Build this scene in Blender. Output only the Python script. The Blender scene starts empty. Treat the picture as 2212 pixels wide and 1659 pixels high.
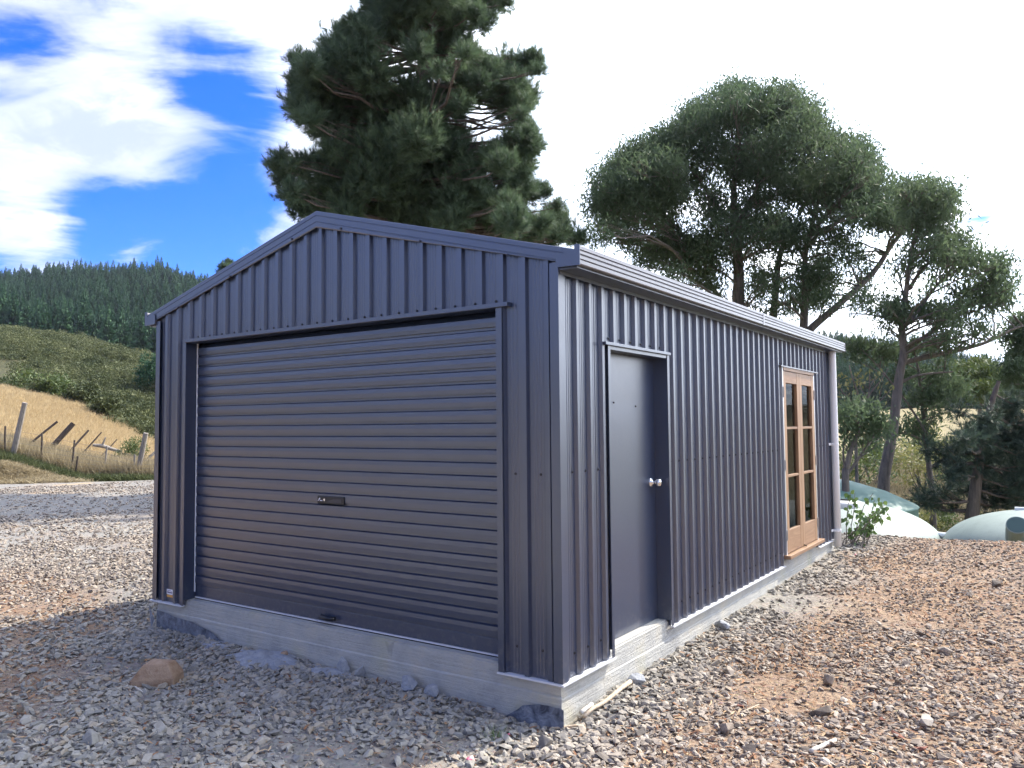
import bpy, bmesh, math, random
import numpy as np
from mathutils import Vector, Matrix

random.seed(7)
RNG = np.random.default_rng(11)
scene = bpy.context.scene
COL = scene.collection

# ------------------------------------------------------------------ camera
CAM = np.array([2.3816, -3.9332, 1.4688])
FW = np.array([-0.5658, 0.8228, 0.05288]); FW /= np.linalg.norm(FW)
R0 = np.array([0.82392, 0.56670, 0.0]); U0 = np.cross(R0, FW)
ROLL = -0.0087
RT = math.cos(ROLL) * R0 + math.sin(ROLL) * U0
UP = -math.sin(ROLL) * R0 + math.cos(ROLL) * U0
FPX = 1700.8                                   # focal length in units of a 2212-wide picture
cam_data = bpy.data.cameras.new('camera')
cam_data.sensor_width = 36.0
cam_data.lens = 27.68
cam_data.clip_start = 0.05
cam_data.clip_end = 5000
cam = bpy.data.objects.new('camera', cam_data)
cam.matrix_world = Matrix(((RT[0], UP[0], -FW[0], CAM[0]), (RT[1], UP[1], -FW[1], CAM[1]),
                           (RT[2], UP[2], -FW[2], CAM[2]), (0, 0, 0, 1)))
COL.objects.link(cam)
scene.camera = cam

# ------------------------------------------------------------------ light
SUN_OFF, SUN_EL = math.radians(21), math.radians(45)   # off the +Y axis towards +X
SUN_DIR = np.array([math.sin(SUN_OFF) * math.cos(SUN_EL), math.cos(SUN_OFF) * math.cos(SUN_EL), math.sin(SUN_EL)])
scene.view_settings.view_transform = 'Standard'
scene.view_settings.look = 'None'
scene.view_settings.exposure = 1.65
scene.view_settings.gamma = 1.0
scene.view_settings.use_curve_mapping = False
SUN_STRENGTH, SKY_STRENGTH = 2.6, 0.145

sun_data = bpy.data.lights.new('sun', 'SUN')
sun_data.energy = SUN_STRENGTH
sun_data.angle = math.radians(0.6)
sun_data.color = (1.0, 0.92, 0.80)
sun = bpy.data.objects.new('sun', sun_data)
sun.rotation_euler = Vector(SUN_DIR).to_track_quat('Z', 'Y').to_euler()
sun.location = (20, 40, 40)
COL.objects.link(sun)


def at(u, v, d):
    """point seen at (u, v) of a 2212x1659 picture at depth d metres"""
    return CAM + d * (FW + (u - 1106) / FPX * RT - (v - 829.5) / FPX * UP)


def sky_dir(u, v):
    p = at(u, v, 1) - CAM
    return p / np.linalg.norm(p)


# node helpers
class NT:
    def __init__(self, tree):
        self.t = tree; self.n = tree.nodes; self.l = tree.links

    def new(self, kind, **kw):
        nd = self.n.new(kind)
        for k, v in kw.items():
            setattr(nd, k, v)
        return nd

    def put(self, sock, val):
        if val is None:
            return
        if hasattr(val, 'is_output'):
            self.l.new(val, sock)
        else:
            if isinstance(val, (tuple, list)) and len(val) == 3 and sock.type == 'RGBA':
                val = (*val, 1)
            sock.default_value = val

    def math(self, op, a, b=None, c=None, clamp=False):
        nd = self.new('ShaderNodeMath', operation=op, use_clamp=clamp)
        for i, x in enumerate((a, b, c)):
            if x is not None:
                self.put(nd.inputs[i], x)
        return nd.outputs[0]

    def vmath(self, op, a, b=None, out=0):
        nd = self.new('ShaderNodeVectorMath', operation=op)
        self.put(nd.inputs[0], a)
        if b is not None:
            self.put(nd.inputs[3 if op == 'SCALE' else 1], b)
        return nd.outputs[out]

    def noise(self, vec, scale, detail=4, rough=0.55, dist=0.0, out='Fac'):
        nd = self.new('ShaderNodeTexNoise')
        self.put(nd.inputs['Vector'], vec)
        self.put(nd.inputs['Scale'], scale); self.put(nd.inputs['Detail'], detail)
        self.put(nd.inputs['Roughness'], rough); self.put(nd.inputs['Distortion'], dist)
        return nd.outputs[out]

    def maprange(self, x, a, b, c=0.0, d=1.0, smooth=True):
        nd = self.new('ShaderNodeMapRange', interpolation_type='SMOOTHSTEP' if smooth else 'LINEAR')
        self.put(nd.inputs[0], x)
        for i, w in enumerate((a, b, c, d)):
            self.put(nd.inputs[i + 1], w)
        return nd.outputs[0]

    def mix(self, fac, a, b, blend='MIX'):
        nd = self.new('ShaderNodeMix', data_type='RGBA', blend_type=blend)
        self.put(nd.inputs[0], fac); self.put(nd.inputs[6], a); self.put(nd.inputs[7], b)
        return nd.outputs[2]

    def ramp(self, fac, stops):
        nd = self.new('ShaderNodeValToRGB')
        e = nd.color_ramp.elements
        while len(e) < len(stops):
            e.new(0.5)
        for i, (p, c) in enumerate(stops):
            e[i].position = p; e[i].color = (*c, 1)
        self.put(nd.inputs[0], fac)
        return nd.outputs[0]

    def bump(self, height, strength=0.3, dist=0.02, normal=None):
        nd = self.new('ShaderNodeBump')
        self.put(nd.inputs['Height'], height); self.put(nd.inputs['Strength'], strength)
        self.put(nd.inputs['Distance'], dist)
        if normal is not None:
            self.put(nd.inputs['Normal'], normal)
        return nd.outputs[0]


# ------------------------------------------------------------------ sky
world = bpy.data.worlds.new('World')
scene.world = world
world.use_nodes = True
W = NT(world.node_tree)
W.n.clear()
SKY_OFF = (1.1, 8.4, 5.0)
sky = W.new('ShaderNodeTexSky', sky_type='NISHITA')
sky.sun_disc = False
sky.sun_elevation = SUN_EL
sky.sun_rotation = SUN_OFF            # measured from +Y towards +X
sky.altitude = 200
sky.air_density = 1.0
sky.dust_density = 0.4
sky.ozone_density = 2.5
tc = W.new('ShaderNodeTexCoord')
D = W.vmath('NORMALIZE', tc.outputs['Generated'])
sep = W.new('ShaderNodeSeparateXYZ'); W.put(sep.inputs[0], D)
dz = W.math('MAXIMUM', sep.outputs[2], 0.0)
den = W.math('ADD', dz, 0.16)
comb = W.new('ShaderNodeCombineXYZ')
W.put(comb.inputs[0], W.math('DIVIDE', sep.outputs[0], den))
W.put(comb.inputs[1], W.math('DIVIDE', sep.outputs[1], den))
P = comb.outputs[0]
PS = W.vmath('ADD', P, SKY_OFF)
n1 = W.noise(PS, 1.5, 7, 0.58, 0.9)
n2 = W.noise(W.vmath('ADD', P, (3.7, 1.3, 0.4)), 4.2, 5, 0.62, 0.6)
cov = W.math('ADD', W.math('MULTIPLY', n1, 1.7), W.math('MULTIPLY', n2, 0.55))
cov = W.math('SUBTRACT', cov, 0.53)
BLOBS = [  # where the cloud banks (+) and the blue gaps (-) of this sky lie
    (150, 110, 330, .20), (330, 230, 150, .16), (80, 340, 190, .16), (90, 510, 110, .26), (300, 545, 70, .20), (360, 590, 170, -.18),
    (680, 60, 280, .26), (640, 350, 90, .14),
    (440, 430, 260, -.43), (560, 230, 190, -.37), (180, 450, 110, -.34), (30, 190, 130, -.20), (420, 130, 110, -.20),
    (1400, 150, 800, .34), (2150, 250, 600, .34), (2125, 490, 95, -.55)]
for (u, v, s, a) in BLOBS:
    d0 = sky_dir(u, v)
    dist = W.vmath('DISTANCE', D, tuple(d0), out=1)
    cov = W.math('ADD', cov, W.maprange(dist, 0.0, s / FPX * 1.25, a, 0.0))
sdot = W.vmath('DOT_PRODUCT', D, tuple(SUN_DIR), out=1)
near_sun = W.maprange(sdot, 0.35, 1.0, 0.0, 1.0)
cov = W.math('ADD', cov, W.math('MULTIPLY', near_sun, 0.25))
dens = W.maprange(cov, 0.38, 0.86, 0.0, 1.0)
core = W.maprange(W.math('ADD', cov, W.math('MULTIPLY', n2, 0.9)), 0.95, 1.55, 0.0, 1.0)
cl = W.mix(core, (3.15, 3.2, 3.3), (1.65, 1.9, 2.3))
cl = W.vmath('SCALE', cl, W.math('ADD', 1.0, W.math('MULTIPLY', near_sun, 4.0)))
hs = W.new('ShaderNodeHueSaturation')
W.put(hs.inputs['Saturation'], 1.5); W.put(hs.inputs['Value'], 1.0); W.put(hs.inputs['Color'], sky.outputs[0])
skyc = W.mix(dens, W.mix(1.0, hs.outputs[0], (0.25, 0.33, 0.64), 'MULTIPLY'), cl)
bg = W.new('ShaderNodeBackground')
W.put(bg.inputs[0], skyc); W.put(bg.inputs[1], SKY_STRENGTH)
wo = W.new('ShaderNodeOutputWorld'); W.l.new(bg.outputs[0], wo.inputs[0])

scene.render.engine = 'CYCLES'
scene.cycles.max_bounces = 5
scene.cycles.diffuse_bounces = 3
world.cycles.sampling_method = 'MANUAL'
world.cycles.sample_map_resolution = 512
scene.cycles.transparent_max_bounces = 6
scene.cycles.use_denoising = True
scene.cycles.use_adaptive_sampling = True
scene.cycles.adaptive_threshold = 0.02


# ------------------------------------------------------------------ materials
MATS = {}


def mat(name, base=(0.5, 0.5, 0.5), rough=0.6, metal=0.0, spec=0.5, build=None, trans=0.0):
    if name in MATS:
        return MATS[name]
    m = bpy.data.materials.new(name)
    m.use_nodes = True
    t = NT(m.node_tree)
    b = t.n['Principled BSDF']
    b.inputs['Base Color'].default_value = (*base, 1)
    b.inputs['Roughness'].default_value = rough
    b.inputs['Metallic'].default_value = metal
    b.inputs['Specular IOR Level'].default_value = spec
    if build:
        build(t, b)
    if trans > 0:
        out = [n for n in t.n if n.type == 'OUTPUT_MATERIAL'][0]
        tr = t.new('ShaderNodeBsdfTranslucent')
        src = b.inputs['Base Color']
        if src.is_linked:
            t.l.new(src.links[0].from_socket, tr.inputs[0])
        else:
            tr.inputs[0].default_value = src.default_value
        mx = t.new('ShaderNodeMixShader'); mx.inputs[0].default_value = trans
        t.l.new(b.outputs[0], mx.inputs[1]); t.l.new(tr.outputs[0], mx.inputs[2]); t.l.new(mx.outputs[0], out.inputs[0])
    MATS[name] = m
    return m


def wpos(t):
    g = t.new('ShaderNodeNewGeometry'); return g.outputs['Position']


def b_paint(t, b):
    p = wpos(t)
    big = t.noise(p, 1.3, 3, 0.5)
    fine = t.noise(p, 45, 4, 0.6)
    dust = t.noise(t.vmath('MULTIPLY', p, (9, 9, 1.2)), 1.0, 5, 0.65)
    col = t.mix(t.maprange(dust, 0.45, 0.75, 0, 0.09), (0.017, 0.031, 0.070), (0.05, 0.062, 0.092))
    spz = t.new('ShaderNodeSeparateXYZ'); t.put(spz.inputs[0], p)
    splash = t.math('MULTIPLY', t.maprange(spz.outputs[2], 0.28, 0.0), t.maprange(t.noise(p, 24, 5, 0.7), 0.45, 0.7))
    col = t.mix(t.math('MULTIPLY', splash, 0.35), col, (0.22, 0.19, 0.16))
    t.put(b.inputs['Base Color'], col)
    t.put(b.inputs['Roughness'], t.math('ADD', 0.26, t.math('MULTIPLY', fine, 0.12)))
    b.inputs['IOR'].default_value = 1.95
    t.put(b.inputs['Normal'], t.bump(big, 0.12, 0.02, t.bump(fine, 0.02, 0.002)))


PAINT = mat('charcoal_painted_steel', rough=0.35, spec=0.6, build=b_paint)


def b_gutter(t, b):
    p = wpos(t)
    t.put(b.inputs['Roughness'], t.math('ADD', 0.22, t.math('MULTIPLY', t.noise(p, 30, 3), 0.15)))


GUTTER = mat('grey_gutter_steel', (0.15, 0.15, 0.17), 0.3, build=b_gutter)
GALV = mat('galvanised_edge', (0.55, 0.56, 0.58), 0.35, 0.8)
WHITE_EDGE = mat('pale_vermin_flashing', (0.62, 0.63, 0.66), 0.4)
BLACK = mat('black_plastic', (0.012, 0.012, 0.014), 0.4)
SCREW = mat('dark_screw', (0.02, 0.02, 0.025), 0.4)
CHROME = mat('satin_chrome', (0.78, 0.78, 0.8), 0.16, 1.0)
PVC = mat('white_pvc', (0.80, 0.82, 0.83), 0.35)
STEEL_HINGE = mat('steel_hinge', (0.5, 0.5, 0.5), 0.35, 0.9)
STICKER_W = mat('sticker_white', (0.78, 0.78, 0.82), 0.4)
STICKER_O = mat('sticker_orange', (0.72, 0.36, 0.08), 0.4)
STICKER_P = mat('sticker_ink', (0.07, 0.03, 0.16), 0.5)
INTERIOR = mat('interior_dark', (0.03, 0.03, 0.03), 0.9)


def b_concrete(t, b):
    p = wpos(t)
    a = t.noise(p, 3.5, 6, 0.65)
    strk = t.noise(t.vmath('MULTIPLY', p, (2.5, 2.5, 55)), 1.0, 5, 0.6)
    f = t.noise(p, 60, 5, 0.7)
    spot = t.noise(t.vmath('MULTIPLY', p, (7, 7, 2.2)), 1.0, 4, 0.6, 0.6)
    c = t.ramp(a, [(0.3, (0.34, 0.335, 0.32)), (0.5, (0.44, 0.435, 0.405)), (0.7, (0.50, 0.465, 0.39))])
    c = t.mix(t.maprange(spot, 0.62, 0.70, 0, 0.45), c, (0.22, 0.22, 0.20))
    c = t.mix(t.maprange(strk, 0.55, 0.75, 0, 0.28), c, (0.27, 0.28, 0.29))
    moss = t.noise(p, 1.7, 4, 0.5)
    c = t.mix(t.maprange(moss, 0.56, 0.7, 0, 0.35), c, (0.45, 0.43, 0.24))
    t.put(b.inputs['Base Color'], c)
    h = t.math('ADD', t.math('MULTIPLY', strk, 0.7), t.math('MULTIPLY', f, 0.5))
    t.put(b.inputs['Normal'], t.bump(h, 0.9, 0.016))


CONCRETE = mat('board_marked_concrete', rough=0.88, spec=0.2, build=b_concrete)


def b_spill(t, b):
    p = wpos(t)
    a = t.noise(p, 12, 6, 0.7)
    t.put(b.inputs['Base Color'], t.ramp(a, [(0.3, (0.27, 0.285, 0.305)), (0.65, (0.41, 0.42, 0.44))]))
    t.put(b.inputs['Normal'], t.bump(t.noise(p, 55, 5, 0.7), 0.8, 0.02))


SPILL = mat('spilled_concrete', rough=0.95, spec=0.15, build=b_spill)


def b_wood(c1, c2, sc=(18, 18, 1.2)):
    def f(t, b):
        tcn = t.new('ShaderNodeTexCoord')
        p = t.vmath('MULTIPLY', tcn.outputs['Object'], sc)
        n = t.noise(p, 1.6, 6, 0.6, 1.2)
        rnd = t.new('ShaderNodeObjectInfo').outputs['Random']
        c = t.ramp(n, [(0.3, c1), (0.7, c2)])
        c = t.mix(t.math('MULTIPLY', rnd, 0.25), c, (0.75, 0.6, 0.45), 'MULTIPLY')
        t.put(b.inputs['Base Color'], c)
        t.put(b.inputs['Normal'], t.bump(n, 0.25, 0.004))
    return f


CEDAR = mat('oiled_timber', rough=0.5, build=b_wood((0.21, 0.115, 0.06), (0.38, 0.24, 0.135)))
CEDAR_H = mat('oiled_timber_rail', rough=0.5, build=b_wood((0.19, 0.10, 0.052), (0.35, 0.215, 0.12), (14, 1.2, 18)))
GREYWOOD = mat('weathered_timber', rough=0.85, build=b_wood((0.17, 0.15, 0.13), (0.36, 0.33, 0.29)))
DARKWOOD = mat('dark_weathered_timber', rough=0.9, build=b_wood((0.035, 0.028, 0.025), (0.12, 0.09, 0.07)))
STICKWOOD = mat('dry_stick', rough=0.85, build=b_wood((0.36, 0.27, 0.18), (0.58, 0.48, 0.36)))
WHITESTICK = mat('bleached_stick', rough=0.8, build=b_wood((0.5, 0.46, 0.4), (0.7, 0.67, 0.6)))
BARKRED = mat('red_bark', rough=0.9, build=b_wood((0.11, 0.04, 0.03), (0.26, 0.10, 0.06), (30, 30, 30)))


def b_glass(t, b):
    out = [n for n in t.n if n.type == 'OUTPUT_MATERIAL'][0]
    tr = t.new('ShaderNodeBsdfTransparent'); tr.inputs[0].default_value = (0.82, 0.85, 0.84, 1)
    gl = t.new('ShaderNodeBsdfGlossy'); gl.inputs['Roughness'].default_value = 0.02
    fr = t.new('ShaderNodeFresnel'); fr.inputs[0].default_value = 1.10
    mx = t.new('ShaderNodeMixShader')
    t.l.new(fr.outputs[0], mx.inputs[0]); t.l.new(tr.outputs[0], mx.inputs[1]); t.l.new(gl.outputs[0], mx.inputs[2])
    t.l.new(mx.outputs[0], out.inputs[0])


GLASS = mat('window_glass', build=b_glass)


def b_tank(c):
    def f(t, b):
        p = wpos(t)
        n = t.noise(p, 1.2, 5, 0.6)
        st = t.noise(t.vmath('MULTIPLY', p, (5, 5, 0.8)), 1.0, 4, 0.6)
        t.put(b.inputs['Base Color'], t.mix(t.maprange(st, 0.4, 0.8, 0, 0.45), c, tuple(x * 0.62 for x in c)))
        t.put(b.inputs['Roughness'], t.math('ADD', 0.42, t.math('MULTIPLY', n, 0.25)))
    return f


TANK_PALE = mat('pale_green_polyethylene', spec=0.5, build=b_tank((0.205, 0.255, 0.225)))
TANK_GREEN = mat('green_polyethylene', spec=0.5, build=b_tank((0.12, 0.215, 0.18)))
TANK_DARK = mat('tank_opening_shade', (0.05, 0.10, 0.09), 0.6)
TANK_LID = mat('tank_lid_grey', (0.55, 0.55, 0.52), 0.5)


def leaf_mat(name, c1, c2, trans=0.3, rough=0.5, spec=0.4, wr=0.25):
    def f(t, b):
        a = t.new('ShaderNodeAttribute', attribute_name='tint')
        rnd = t.new('ShaderNodeObjectInfo').outputs['Random']
        fac = t.math('ADD', t.math('MULTIPLY', a.outputs['Fac'], 1 - wr), t.math('MULTIPLY', rnd, wr))
        t.put(b.inputs['Base Color'], t.ramp(fac, [(0.0, c1), (1.0, c2)]))
    return mat(name, rough=rough, spec=spec, build=f, trans=trans)


EUC_LEAF = leaf_mat('eucalyptus_leaf', (0.062, 0.098, 0.055), (0.13, 0.175, 0.09), 0.45, 0.6, 0.2)
PINE_LEAF = leaf_mat('pine_needle', (0.06, 0.10, 0.06), (0.13, 0.185, 0.095), 0.4, 0.6, 0.25)
DARKPINE_LEAF = leaf_mat('dark_conifer_leaf', (0.035, 0.062, 0.05), (0.075, 0.11, 0.07), 0.3, 0.6)
FOREST_LEAF = leaf_mat('plantation_conifer_leaf', (0.010, 0.045, 0.024), (0.07, 0.15, 0.065), 0.2, 0.75, 0.3, 0.5)
SCRUB_LEAF = leaf_mat('scrub_leaf', (0.026, 0.044, 0.015), (0.16, 0.17, 0.07), 0.2, 0.7, 0.3, 0.6)
BUSH_LEAF = leaf_mat('bush_leaf', (0.045, 0.085, 0.025), (0.14, 0.17, 0.05), 0.25, 0.6)
YELLOW_LEAF = leaf_mat('yellow_green_leaf', (0.14, 0.16, 0.045), (0.34, 0.32, 0.12), 0.3, 0.6)
POPLAR_LEAF = leaf_mat('poplar_leaf', (0.07, 0.13, 0.035), (0.17, 0.26, 0.08), 0.3, 0.35, 0.5)
DRY_GRASS = leaf_mat('dry_grass_blade', (0.42, 0.315, 0.165), (0.60, 0.475, 0.28), 0.3, 0.8, 0.2)
GREEN_GRASS = leaf_mat('green_grass_blade', (0.045, 0.065, 0.028), (0.13, 0.145, 0.06), 0.25, 0.7, 0.2)
SEED_GRASS = leaf_mat('faded_grass_blade', (0.27, 0.22, 0.13), (0.42, 0.35, 0.22), 0.25, 0.8, 0.2)


def b_bark(c1, c2, sc=(16, 16, 2.5)):
    def f(t, b):
        p = wpos(t)
        n = t.noise(t.vmath('MULTIPLY', p, sc), 1.0, 6, 0.65, 0.4)
        t.put(b.inputs['Base Color'], t.ramp(n, [(0.3, c1), (0.7, c2)]))
        t.put(b.inputs['Normal'], t.bump(n, 0.6, 0.03))
    return f


EUC_BARK = mat('eucalyptus_bark', rough=0.85, build=b_bark((0.07, 0.06, 0.055), (0.22, 0.18, 0.15)))
PINE_BARK = mat('pine_bark', rough=0.9, build=b_bark((0.07, 0.055, 0.045), (0.19, 0.15, 0.12)))


# ---- ground: one sheet, colours by what lies there (masks carried by the mesh)
def b_ground(t, b):
    p = wpos(t)
    a = t.new('ShaderNodeAttribute', attribute_name='zone')      # r yard, g dry grass, b scrub/forest floor
    s = t.new('ShaderNodeSeparateColor'); t.put(s.inputs[0], a.outputs['Color'])
    warm = t.new('ShaderNodeAttribute', attribute_name='warm').outputs['Fac']
    big = t.noise(p, 0.55, 5, 0.6, 0.3)
    mid = t.noise(p, 4.0, 6, 0.65)
    fine = t.noise(p, 38, 6, 0.7)
    vor = t.new('ShaderNodeTexVoronoi'); t.put(vor.inputs['Vector'], p); t.put(vor.inputs['Scale'], 26.0)
    grey = t.ramp(t.math('ADD', t.math('MULTIPLY', mid, 0.6), t.math('MULTIPLY', fine, 0.4)),
                  [(0.3, (0.15, 0.145, 0.14)), (0.5, (0.25, 0.235, 0.21)), (0.7, (0.33, 0.29, 0.235))])
    brown = t.ramp(t.math('ADD', t.math('MULTIPLY', mid, 0.6), t.math('MULTIPLY', fine, 0.4)),
                   [(0.3, (0.13, 0.082, 0.055)), (0.5, (0.26, 0.175, 0.115)), (0.7, (0.40, 0.28, 0.175))])
    yard = t.mix(t.math('MULTIPLY', warm, 1.0, clamp=True), grey, brown)
    sand = t.maprange(big, 0.60, 0.68, 0.0, 0.8)
    yard = t.mix(sand, yard, t.mix(fine, (0.32, 0.22, 0.13), (0.47, 0.35, 0.22)))
    # crushed-stone chips beyond the range of the modelled stones
    chip = t.mix(t.maprange(vor.outputs['Distance'], 0.0, 0.5, 0.25, 0.0), yard, vor.outputs['Color'], 'SOFT_LIGHT')
    dry = t.ramp(t.noise(p, 1.2, 6, 0.7), [(0.3, (0.28, 0.20, 0.10)), (0.5, (0.41, 0.30, 0.155)), (0.7, (0.52, 0.40, 0.23))])
    scr = t.ramp(mid, [(0.35, (0.035, 0.04, 0.02)), (0.55, (0.07, 0.07, 0.035)), (0.72, (0.22, 0.17, 0.085))])
    base = (0.15, 0.145, 0.075)
    c = t.mix(s.outputs[2], t.mix(s.outputs[1], base, dry), scr)
    c = t.mix(s.outputs[0], c, chip)
    t.put(b.inputs['Base Color'], c)
    h = t.math('ADD', t.math('MULTIPLY', fine, 0.5), t.math('MULTIPLY', mid, 0.6))
    h = t.math('SUBTRACT', h, t.math('MULTIPLY', vor.outputs['Distance'], 0.5))
    t.put(b.inputs['Normal'], t.bump(h, 0.8, 0.03))


GROUND = mat('yard_and_hill_ground', rough=0.95, spec=0.15, build=b_ground)


def b_stone(t, b):
    p = wpos(t)
    rnd = t.new('ShaderNodeObjectInfo').outputs['Random']
    sp = t.new('ShaderNodeSeparateXYZ'); t.put(sp.inputs[0], p)
    # the right-hand side of the yard holds browner stone than the front
    side = t.maprange(t.math('ADD', sp.outputs[0], t.math('MULTIPLY', t.noise(p, 0.8, 3), 0.9)), 0.2, 1.3)
    c = t.ramp(rnd, [(0.0, (0.17, 0.165, 0.15)), (0.2, (0.25, 0.243, 0.22)), (0.5, (0.32, 0.305, 0.27)),
                     (0.75, (0.37, 0.345, 0.295)), (0.92, (0.35, 0.29, 0.215)), (1.0, (0.43, 0.40, 0.35))])
    w = t.ramp(rnd, [(0.0, (0.13, 0.105, 0.085)), (0.25, (0.215, 0.172, 0.138)), (0.5, (0.28, 0.222, 0.172)),
                     (0.75, (0.345, 0.285, 0.225)), (1.0, (0.42, 0.37, 0.31))])
    far = t.maprange(sp.outputs[0], -4.2, -6.5, 0.0, 0.8)
    c = t.mix(t.math('MAXIMUM', t.math('MULTIPLY', side, 0.9), far), c, w)
    n = t.noise(p, 28, 5, 0.65)
    c = t.mix(t.maprange(n, 0.4, 0.7, 0, 0.4), c, (0.5, 0.46, 0.4), 'MULTIPLY')
    t.put(b.inputs['Base Color'], c)
    t.put(b.inputs['Normal'], t.bump(t.noise(p, 90, 4, 0.6), 0.35, 0.006))


STONE = mat('crushed_greywacke', rough=0.9, spec=0.25, build=b_stone)


def b_litter(t, b):
    rnd = t.new('ShaderNodeObjectInfo').outputs['Random']
    t.put(b.inputs['Base Color'], t.ramp(rnd, [(0.0, (0.07, 0.035, 0.025)), (0.4, (0.22, 0.11, 0.06)),
                                              (0.75, (0.36, 0.22, 0.12)), (1.0, (0.50, 0.38, 0.24))]))


LITTER = mat('bark_litter', rough=0.9, spec=0.2, build=b_litter)
TANROCK = mat('tan_rock', rough=0.92, spec=0.2, build=lambda t, b: (
    t.put(b.inputs['Base Color'], t.ramp(t.noise(wpos(t), 14, 6, 0.7), [(0.3, (0.27, 0.17, 0.105)), (0.7, (0.44, 0.32, 0.22))])),
    t.put(b.inputs['Normal'], t.bump(t.noise(wpos(t), 40, 6, 0.7), 0.6, 0.012))))
PINK = mat('pink_marker_paint', rough=0.8, build=lambda t, b: t.put(
    b.inputs['Base Color'], t.mix(t.maprange(t.noise(wpos(t), 22, 4), 0.42, 0.56), (0.40, 0.36, 0.32), (0.85, 0.16, 0.26))))


def b_membrane(t, b):
    p = wpos(t)
    n = t.noise(p, 14, 6, 0.7, 0.5)
    t.put(b.inputs['Base Color'], t.ramp(n, [(0.34, (0.04, 0.048, 0.07)), (0.52, (0.16, 0.18, 0.22)), (0.70, (0.30, 0.32, 0.35))]))
    t.put(b.inputs['Normal'], t.bump(n, 0.7, 0.02))


MEMBRANE = mat('black_damp_proof_membrane', rough=0.45, build=b_membrane)


# ------------------------------------------------------------------ mesh helpers
class MB:
    """collects geometry for one mesh object"""
    def __init__(self):
        self.v = []; self.f = []; self.mi = []

    def add(self, verts, faces, mi=0):
        o = len(self.v)
        self.v += [tuple(float(c) for c in p) for p in verts]
        self.f += [tuple(o + i for i in f) for f in faces]
        self.mi += [mi] * len(faces)
        return self

    def box(self, x0, x1, y0, y1, z0, z1, mi=0):
        v = [(x, y, z) for z in (z0, z1) for y in (y0, y1) for x in (x0, x1)]
        return self.add(v, [(0, 2, 3, 1), (4, 5, 7, 6), (0, 1, 5, 4), (2, 6, 7, 3), (0, 4, 6, 2), (1, 3, 7, 5)], mi)

    def tube(self, pts, rad, n=8, mi=0, cap=True):
        pts = [np.array(p, float) for p in pts]
        if np.isscalar(rad):
            rad = [rad] * len(pts)
        ref = np.array([0.31, 0.17, 0.93])
        rings = []
        for i, p in enumerate(pts):
            t = pts[min(i + 1, len(pts) - 1)] - pts[max(i - 1, 0)]
            t = t / (np.linalg.norm(t) + 1e-9)
            a = np.cross(t, ref)
            if np.linalg.norm(a) < 0.15:
                a = np.cross(t, np.array([1, 0, 0.0]))
            a /= np.linalg.norm(a); b = np.cross(t, a)
            rings += [p + rad[i] * (math.cos(2 * math.pi * k / n) * a + math.sin(2 * math.pi * k / n) * b) for k in range(n)]
        fs = []
        for i in range(len(pts) - 1):
            for k in range(n):
                fs.append((i * n + k, i * n + (k + 1) % n, (i + 1) * n + (k + 1) % n, (i + 1) * n + k))
        if cap:
            fs.append(tuple(range(n))[::-1]); fs.append(tuple((len(pts) - 1) * n + k for k in range(n)))
        return self.add(rings, fs, mi)

    def prism(self, prof, a, b, mi=0, closed=True):
        """prof: list of points (3d) at end a (offset vector) extruded to end b"""
        n = len(prof)
        v = [np.array(p) + np.array(a) for p in prof] + [np.array(p) + np.array(b) for p in prof]
        fs = [(i, (i + 1) % n, n + (i + 1) % n, n + i) for i in range(n if closed else n - 1)]
        if closed:
            fs += [tuple(range(n))[::-1], tuple(range(n, 2 * n))]
        return self.add(v, fs, mi)

    def lathe(self, prof, n=24, mi=0, axis='z', c=(0, 0, 0)):
        vs = []
        for (r, h) in prof:
            for k in range(n):
                a = 2 * math.pi * k / n
                x, y = r * math.cos(a), r * math.sin(a)
                vs.append((c[0] + x, c[1] + y, c[2] + h) if axis == 'z' else (c[0] + h, c[1] + x, c[2] + y))
        fs = []
        for i in range(len(prof) - 1):
            for k in range(n):
                fs.append((i * n + k, i * n + (k + 1) % n, (i + 1) * n + (k + 1) % n, (i + 1) * n + k))
        return self.add(vs, fs, mi)

    def build(self, name, mats, parent=None, smooth=False, tint=None, bevel=0.0, fix=False):
        me = bpy.data.meshes.new(name)
        me.from_pydata(self.v, [], self.f)
        if not isinstance(mats, (list, tuple)):
            mats = [mats]
        for m in mats:
            me.materials.append(m)
        if len(mats) > 1:
            me.polygons.foreach_set('material_index', self.mi)
        if fix:
            bm = bmesh.new(); bm.from_mesh(me); bmesh.ops.recalc_face_normals(bm, faces=bm.faces); bm.to_mesh(me); bm.free()
        if smooth:
            me.polygons.foreach_set('use_smooth', [True] * len(me.polygons))
        me.update()
        o = bpy.data.objects.new(name, me)
        COL.objects.link(o)
        o.parent = parent
        if bevel > 0:
            md = o.modifiers.new('bevel', 'BEVEL'); md.width = bevel; md.segments = 2; md.limit_method = 'ANGLE'
        return o


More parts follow.
